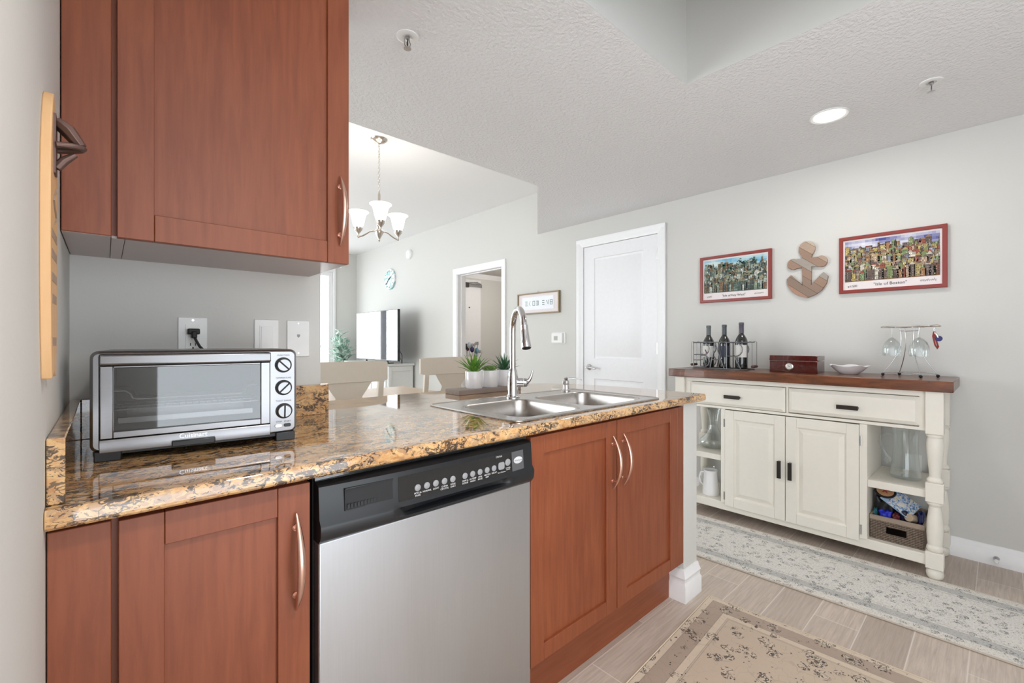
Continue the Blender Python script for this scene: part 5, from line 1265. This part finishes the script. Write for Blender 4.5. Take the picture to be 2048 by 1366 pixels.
# ================================================================ rugs
def rug_mat(name, field, band, light, dark, hw_, hh, bands, sc_, rough=0.95, speck=0.0, vine=None, mot_f=0.95):
    t = NT(name); co = t.coord(); s_ = t.n('ShaderNodeSeparateXYZ'); t.l(co, s_.inputs[0])
    dx = t.math('SUBTRACT', hw_, t.math('ABSOLUTE', s_.outputs[0])); dy = t.math('SUBTRACT', hh, t.math('ABSOLUTE', s_.outputs[1]))
    d = t.math('MINIMUM', dx, dy)
    col = field; wn_ = t.noise(co, 14, 3)
    a, b_, c_, e = bands
    inb = t.math('MULTIPLY', t.math('GREATER_THAN', d, a), t.math('LESS_THAN', d, b_))
    edge = t.math('MAXIMUM', t.math('LESS_THAN', d, a), t.math('MULTIPLY', t.math('GREATER_THAN', d, b_), t.math('LESS_THAN', d, c_)))
    cc_ = t.mix(t.math('MULTIPLY', wn_, 0.5), field, tuple(x*0.86 for x in field))
    cc_ = t.mix(edge, cc_, light); cc_ = t.mix(inb, cc_, band)
    def line(pos, w_=0.0014): return t.math('LESS_THAN', t.math('ABSOLUTE', t.math('SUBTRACT', d, pos)), w_)
    lines = line(a)
    for p_ in (b_, c_, e): lines = t.math('MAXIMUM', lines, line(p_))
    cc_ = t.mix(t.math('MULTIPLY', lines, 0.28), cc_, dark)
    # motifs: clusters of dark curls
    v1 = t.voro(co, sc_, 'F1'); cl = t.math('LESS_THAN', v1, 0.40)
    ndv = t.noise(co, sc_*3.2, 2, 0.5, 1.2); rid = t.math('LESS_THAN', t.math('ABSOLUTE', t.math('SUBTRACT', ndv, 0.5)), 0.035)
    dots = t.math('LESS_THAN', t.voro(co, sc_*3.4), 0.30)
    mot = t.math('MULTIPLY', cl, t.math('MAXIMUM', t.math('MULTIPLY', rid, 0.9), t.math('MULTIPLY', t.math('MULTIPLY', dots, t.math('GREATER_THAN', ndv, 0.52)), 1.0)))
    v2 = t.voro(co, sc_*2.1); d2 = t.math('MULTIPLY', t.math('LESS_THAN', v2, 0.26), t.math('LESS_THAN', t.voro(co, sc_*7), 0.33))
    mot = t.math('MAXIMUM', mot, t.math('MULTIPLY', d2, t.math('GREATER_THAN', t.noise(co, sc_*0.9, 2), 0.46)))
    pet = t.math('MULTIPLY', t.math('LESS_THAN', v1, 0.34), t.math('GREATER_THAN', t.noise(co, sc_*4, 2), 0.5))
    cc_ = t.mix(t.math('MULTIPLY', pet, 0.35), cc_, vine or light)
    vn_ = t.math('LESS_THAN', t.math('ABSOLUTE', t.math('SUBTRACT', t.noise(co, sc_*1.1, 1, 0.4, 0.8), 0.5)), 0.012)
    cc_ = t.mix(t.math('MULTIPLY', vn_, 0.12), cc_, dark)
    if speck:
        sp_n = t.math('GREATER_THAN', t.noise(co, 160, 3, 0.7), 0.56)
        cc_ = t.mix(t.math('MULTIPLY', sp_n, speck), cc_, dark)
    cc_ = t.mix(t.math('MULTIPLY', mot, mot_f), cc_, dark)
    t.set(cc_, rough, sheen=0.2); t.bump(t.noise(co, 500, 2), 0.4, 0.003)
    return t.m
def rug(name, label, cx_, cy_, hw_, hh, a, m_, bind):
    t_ = thing(name, label, 'rug', (cx_, cy_, 0.0), rotz=a)
    part('pile', MB().box(-hw_+0.004, hw_-0.004, -hh+0.004, hh-0.004, 0.0005, 0.0075), m_, t_, local=True, bevel=0.002)
    part('bound_edge', MB().tube([(-hw_, -hh, 0.0045), (hw_, -hh, 0.0045), (hw_, hh, 0.0045), (-hw_, hh, 0.0045)], 0.0042, 6, closed=True), bind, t_, local=True)
rm = rug_mat('grey_runner_pile', srgb(228, 225, 219), srgb(190, 189, 186), srgb(224, 220, 212), srgb(84, 86, 86), 0.28, 1.6, (0.055, 0.105, 0.118, 0.125), 24, speck=0.30)
rug('runner_rug', 'long pale grey speckled floral runner rug in front of the sideboard', 2.622, 0.86, 0.28, 1.6, 0.038, rm, plain('runner_binding', srgb(190, 180, 166), 0.9))
mm = rug_mat('beige_kitchen_mat_pile', srgb(196, 178, 158), srgb(168, 150, 134), srgb(206, 190, 170), srgb(34, 26, 24), 0.60, 0.38, (0.028, 0.092, 0.118, 0.124), 15, vine=srgb(216, 202, 182))
a_ = 0.055
ctr = Vector((2.002, 0.880)) + Matrix.Rotation(a_, 2) @ Vector((-0.60, -0.38))
rug('kitchen_mat', 'beige floral kitchen mat with a taupe border beside the cherry sink cabinet', ctr.x, ctr.y, 0.60, 0.38, a_, mm, plain('mat_binding', srgb(206, 190, 168), 0.9))

# ================================================================ dining and living room
# chandelier
chx, chy = 1.57, 3.25
ch = thing('chandelier', 'brushed nickel three light chandelier with frosted bell shades over the dining table', 'chandelier', (chx, chy, ZL))
part('canopy', MB().lathe([(0.064, 0), (0.062, -0.006), (0.045, -0.020), (0.016, -0.032), (0.008, -0.036)], (chx, chy, ZL), 40), M['nickel'], ch, sharp=50)
b = MB(); z_ = ZL-0.034; k = 0
while z_ > 2.305:
    pts = []
    for i in range(14):
        a = 2*PI*i/14; u, v = 0.0065*math.cos(a), 0.013*math.sin(a)
        pts.append((chx+u, chy, z_-0.011+v) if k % 2 else (chx, chy+u, z_-0.011+v))
    b.tube(pts, 0.0016, 6, closed=True); z_ -= 0.0205; k += 1
part('chain', b, M['nickel'], ch, sharp=60)
part('stem', MB().lathe([(0.004, 2.315), (0.006, 2.30), (0.0095, 2.285), (0.0095, 2.06), (0.020, 2.05), (0.022, 2.04), (0.016, 2.02), (0.030, 2.012), (0.034, 2.00), (0.030, 1.985), (0.020, 1.965), (0.010, 1.945), (0.006, 1.935), (0.008, 1.928), (0.001, 1.920)], (chx, chy, 0), 30), M['nickel'], ch, sharp=50)
va = math.atan2(-chy, -chx)
for k in range(3):
    a = va + 0.06 + k*2*PI/3; d_ = Vector((math.cos(a), math.sin(a), 0)); c0 = Vector((chx, chy, 0))
    pts = [c0 + d_*r_ + Vector((0, 0, z_)) for r_, z_ in ((0.025, 2.000), (0.05, 2.006), (0.08, 2.002), (0.11, 1.985), (0.14, 1.972), (0.168, 1.966), (0.178, 1.972))]
    am = part('arm', MB().tube(pts, 0.0055, 10), M['nickel'], ch, sharp=60)
    e = c0 + d_*0.175
    part('fitter', MB().lathe([(0.004, 1.958), (0.009, 1.964), (0.006, 1.975), (0.008, 1.99), (0.020, 2.008), (0.032, 2.024), (0.034, 2.038), (0.031, 2.040)], (e.x, e.y, 0), 26), M['nickel'], am, sharp=50)
    part('shade', MB().lathe([(0.028, 2.038), (0.036, 2.050), (0.044, 2.075), (0.050, 2.105), (0.055, 2.130), (0.066, 2.150), (0.080, 2.160), (0.079, 2.162), (0.062, 2.153), (0.052, 2.132), (0.047, 2.105), (0.041, 2.075), (0.033, 2.052)], (e.x, e.y, 0), 36, cap0=True, cap1=False), M['shade'], am, sharp=60)
    pl = bpy.data.lights.new('bulb', 'POINT'); pl.energy = 1.0; pl.color = (1, 0.93, 0.85); pl.shadow_soft_size = 0.025
    po = bpy.data.objects.new('bulb', pl); COL.objects.link(po); po.parent = ch; po.location = Vector((e.x, e.y, 2.18)) - ch.location

# dining table
M['antique'] = plain('antique_white_wood', srgb(222, 210, 194), 0.45)
tb_ = thing('dining_table', 'light wood dining table with white painted legs behind the chairs', 'table', (1.35, 3.22, 0))
part('tabletop', MB().box(0.72, 1.96, 2.86, 3.58, 0.715, 0.75), wood('pale_oak_top', srgb(196, 172, 148), srgb(214, 192, 168), 0.4, 'x', 5), tb_, bevel=0.006)
part('pedestal', MB().lathe([(0.24, 0.0), (0.24, 0.03), (0.10, 0.06), (0.06, 0.12), (0.09, 0.25), (0.10, 0.38), (0.055, 0.52), (0.07, 0.60), (0.16, 0.66), (0.18, 0.714)], (1.34, 3.3, 0), 32), M['antique'], tb_, sharp=50)
# dining chair, local: seat faces +y (toward the table), origin between the feet
def make_chair(label):
    t_ = thing('dining_chair', label, 'chair', (0, 0, 0), group='cream dining chairs around the table')
    Lc = lambda n, b, m, p=None, **k: part(n, b, m, p or t_, local=True, **k)
    Wc = 0.47; tz = 1.035
    # curved top rail
    b = MB(); rings = []
    for k in range(13):
        u = -1 + 2*k/12; x = u*Wc/2; yb_ = -0.235 - 0.030*(1-u*u)
        h0, h1 = tz-0.125 + 0.006*(1-abs(u)), tz - 0.004*u*u
        if k in (0, 12): h0 += 0.010; h1 -= 0.006
        rings.append([(x, yb_-0.011, h0), (x, yb_+0.011, h0), (x, yb_+0.009, h1), (x, yb_-0.009, h1)])
    b.ring_loft(rings); Lc('top_rail', b, M['antique'], bevel=0.003)
    for s_ in (-1, 1):
        b = MB(); rings = []
        for z_, y_, h_ in ((0, -0.26, 0.017), (0.22, -0.225, 0.020), (0.45, -0.20, 0.022), (0.70, -0.215, 0.019), (tz-0.12, -0.245, 0.016)):
            x = s_*(Wc/2-0.045) - s_*0.012*(z_ < 0.4); rings.append([(x-h_, y_-0.014, z_), (x+h_, y_-0.014, z_), (x+h_, y_+0.014, z_), (x-h_, y_+0.014, z_)])
        b.ring_loft(rings); Lc('back_leg', b, M['antique'], bevel=0.003)
        Lc('front_leg', MB().lathe([(0.022, 0.44), (0.022, 0.36), (0.015, 0.345), (0.021, 0.30), (0.016, 0.10), (0.018, 0.05), (0.012, 0)], (s_*0.195, 0.19, 0), 18), M['antique'])
    # vase shaped splat
    prof_ = [(0.075, 0.0), (0.06, 0.04), (0.045, 0.10), (0.05, 0.18), (0.075, 0.26), (0.085, 0.32), (0.075, 0.355), (0.105, 0.40), (0.13, 0.445)]
    b = MB(); rings = []
    for w_, h_ in prof_:
        z_ = 0.475 + h_; y_ = lerp(-0.205, -0.258, h_/0.44); rings.append([(-w_, y_-0.006, z_), (w_, y_-0.006, z_), (w_, y_+0.006, z_), (-w_, y_+0.006, z_)])
    b.ring_loft(rings); Lc('splat', b, M['antique'], bevel=0.002)
    b = MB(); b.prism([(-0.215, -0.215), (0.215, -0.215), (0.235, 0.22), (-0.235, 0.22)], 'z', 0.44, 0.475); Lc('seat', b, M['antique'], bevel=0.008)
    b = MB(); b.box(-0.19, 0.19, -0.19, -0.17, 0.37, 0.44).box(-0.19, 0.19, 0.17, 0.19, 0.37, 0.44).box(-0.19, -0.17, -0.17, 0.17, 0.37, 0.44).box(0.17, 0.19, -0.17, 0.17, 0.37, 0.44)
    Lc('seat_frame', b, M['antique'])
    return t_
c1 = make_chair('cream dining chair at the left, its back partly hidden by the kitchen wall end')
c1.location = (1.02, 2.72, 0); c1.rotation_euler = (0, 0, -0.03)
c2 = dup(c1, (1.885, 2.915, 0), -0.16, 'cream dining chair at the right, behind the three potted plants')

# console and television
M['whitewash'] = plain('whitewashed_cabinet', srgb(226, 227, 224), 0.5)
cs = thing('media_console', 'white painted media console with ring pulls under the television', 'console', (3.13, 6.5, 0))
part('case', MB().box(2.945, 3.34, 5.82, 7.30, 0.06, 0.795), M['whitewash'], cs, bevel=0.004)
part('top', MB().box(2.92, 3.352, 5.79, 7.33, 0.795, 0.828), M['whitewash'], cs, bevel=0.004)
for (x, y) in ((2.96, 5.835), (2.96, 7.285), (3.325, 5.835), (3.325, 7.285)): part('leg', MB().box(x-0.02, x+0.02, y-0.02, y+0.02, 0, 0.06), M['whitewash'], cs)
b = MB(); b.box(2.95, 2.992, 5.805, 5.82, 0.07, 0.79).box(3.295, 3.335, 5.805, 5.82, 0.07, 0.79).box(2.992, 3.295, 5.805, 5.82, 0.72, 0.79).box(2.992, 3.295, 5.805, 5.82, 0.07, 0.13).box(2.992, 3.295, 5.805, 5.82, 0.42, 0.45)
part('side_panel', b, M['whitewash'], cs, bevel=0.002)
for k in range(3):
    y = 5.86 + k*0.475; d_ = part('door', MB().box(2.928, 2.945, y, y+0.455, 0.09, 0.77), M['whitewash'], cs, bevel=0.003)
    part('ring_pull', MB().tube([(2.918, y+0.05+0.03*math.cos(a), 0.60+0.03*math.sin(a)) for a in [q*PI/8 for q in range(16)]], 0.004, 6, closed=True), M['wire'], d_, sharp=60)
tv = thing('television', 'flat screen television reflecting the bright window, standing on the white console', 'television', (3.0, 6.29, 0.828))
part('bezel', MB().box(2.985, 3.02, 5.61, 6.98, 0.868, 1.597), M['black'], tv, bevel=0.003)
part('screen', MB().box(2.9825, 2.985, 5.622, 6.968, 0.885, 1.588), plain('glossy_tv_screen', (0.68, 0.68, 0.69), 0.03, metal=1.0), tv)
for y in (5.95, 6.65): part('stand_foot', MB().box(2.95, 3.10, y-0.015, y+0.015, 0.8283, 0.838).box(2.99, 3.015, y-0.012, y+0.012, 0.838, 0.88), M['black'], tv, bevel=0.002)
for k, (a, c__) in enumerate([(((3.02, 5.62, 1.02), (3.06, 5.63, 0.95), (3.10, 5.70, 0.832))  , 0), (((3.02, 5.63, 0.93), (3.08, 5.68, 0.88), (3.14, 5.80, 0.832)), 0)]):
    part('cable', MB().tube(a, 0.004, 6), M['rubber'], tv, label='black cable')
# tall variegated plant in front of the far corner
px_, py_ = 2.97, 7.56
pp = thing('potted_ornamental_plant', 'tall pale green and white leafed plant by the far window, left of the television', 'potted plant', (px_, py_, 0))
part('planter', MB().lathe([(0.13, 0), (0.14, 0.01), (0.17, 0.50), (0.18, 0.53), (0.165, 0.53), (0.155, 0.49), (0.002, 0.48)], (px_, py_, 0), 36), M['ceramic'], pp, sharp=45)
random.seed(12); b = MB(); sb_ = MB()
for k in range(15):
    az = k*2.39996; ln = random.uniform(0.35, 0.90); lean = random.uniform(0.04, 0.16); top = Vector((px_ + lean*math.cos(az), py_ + lean*math.sin(az), 0.52 + ln*0.95))
    sb_.tube([(px_ + 0.02*math.cos(az), py_ + 0.02*math.sin(az), 0.48), (px_ + lean*0.45*math.cos(az), py_ + lean*0.45*math.sin(az), 0.52 + ln*0.5), top], [0.006, 0.005, 0.003], 6)
    for q in range(6):
        f_ = 0.35 + 0.65*q/5; p_ = Vector((px_ + lean*f_*math.cos(az), py_ + lean*f_*math.sin(az), 0.52 + ln*0.95*f_))
        blade(b, p_, az + q*2.1, 0.003, random.uniform(0.15, 0.23), 0.075, random.uniform(0.5, 1.1), random.uniform(-0.5, 0.2), 6, fold=0.25)
t = NT('variegated_leaf'); n1 = t.noise(t.coord(), 22, 3, 0.6, 0.8); t.set(t.ramp(n1, [(0.38, srgb(120, 168, 146)), (0.48, srgb(178, 212, 196)), (0.56, srgb(240, 246, 242))]), 0.4)
part('stems', sb_, plain('green_stems', srgb(96, 124, 92), 0.6), pp, sharp=60)
part('foliage', b, t.m, pp, sharp=60)
# golf bag in the hall
gx, gy = 4.20, 5.52
gb = thing('golf_bag', 'golf bag with covered clubs standing in the entry hall beside the white door', 'golf bag', (gx, gy, 0))
part('bag', MB().lathe([(0.11, 0), (0.125, 0.02), (0.115, 0.40), (0.13, 0.84), (0.135, 0.86), (0.12, 0.86), (0.115, 0.82)], (gx, gy, 0), 28), plain('navy_golf_bag', srgb(60, 66, 92), 0.6), gb, sharp=45)
random.seed(5); gcols = [srgb(96, 150, 170), srgb(70, 60, 110), srgb(120, 70, 80), srgb(60, 62, 70), srgb(190, 200, 206), srgb(44, 46, 52)]
for k in range(7):
    a = k*0.9; x, y = gx + 0.07*math.cos(a), gy + 0.07*math.sin(a); h_ = 0.97 + 0.022*k
    cl = part('golf_club', MB().tube([(x, y, 0.80), (x + 0.02*math.cos(a), y + 0.02*math.sin(a), h_)], 0.006, 8), M['wire'], gb)
    b = MB(); hx_, hy_ = x + 0.02*math.cos(a), y + 0.02*math.sin(a)
    if k < 5: b.ball((hx_, hy_, h_+0.03), (0.036, 0.032, 0.048), 14, 10)
    else: b.box(hx_-0.05, hx_+0.01, hy_-0.01, hy_+0.01, h_-0.01, h_+0.04)
    part('head_cover' if k < 5 else 'club_head', b, plain('cover_colour_%d' % k, gcols[k % 6], 0.6) if k < 5 else M['wire'], cl, bevel=0.004)
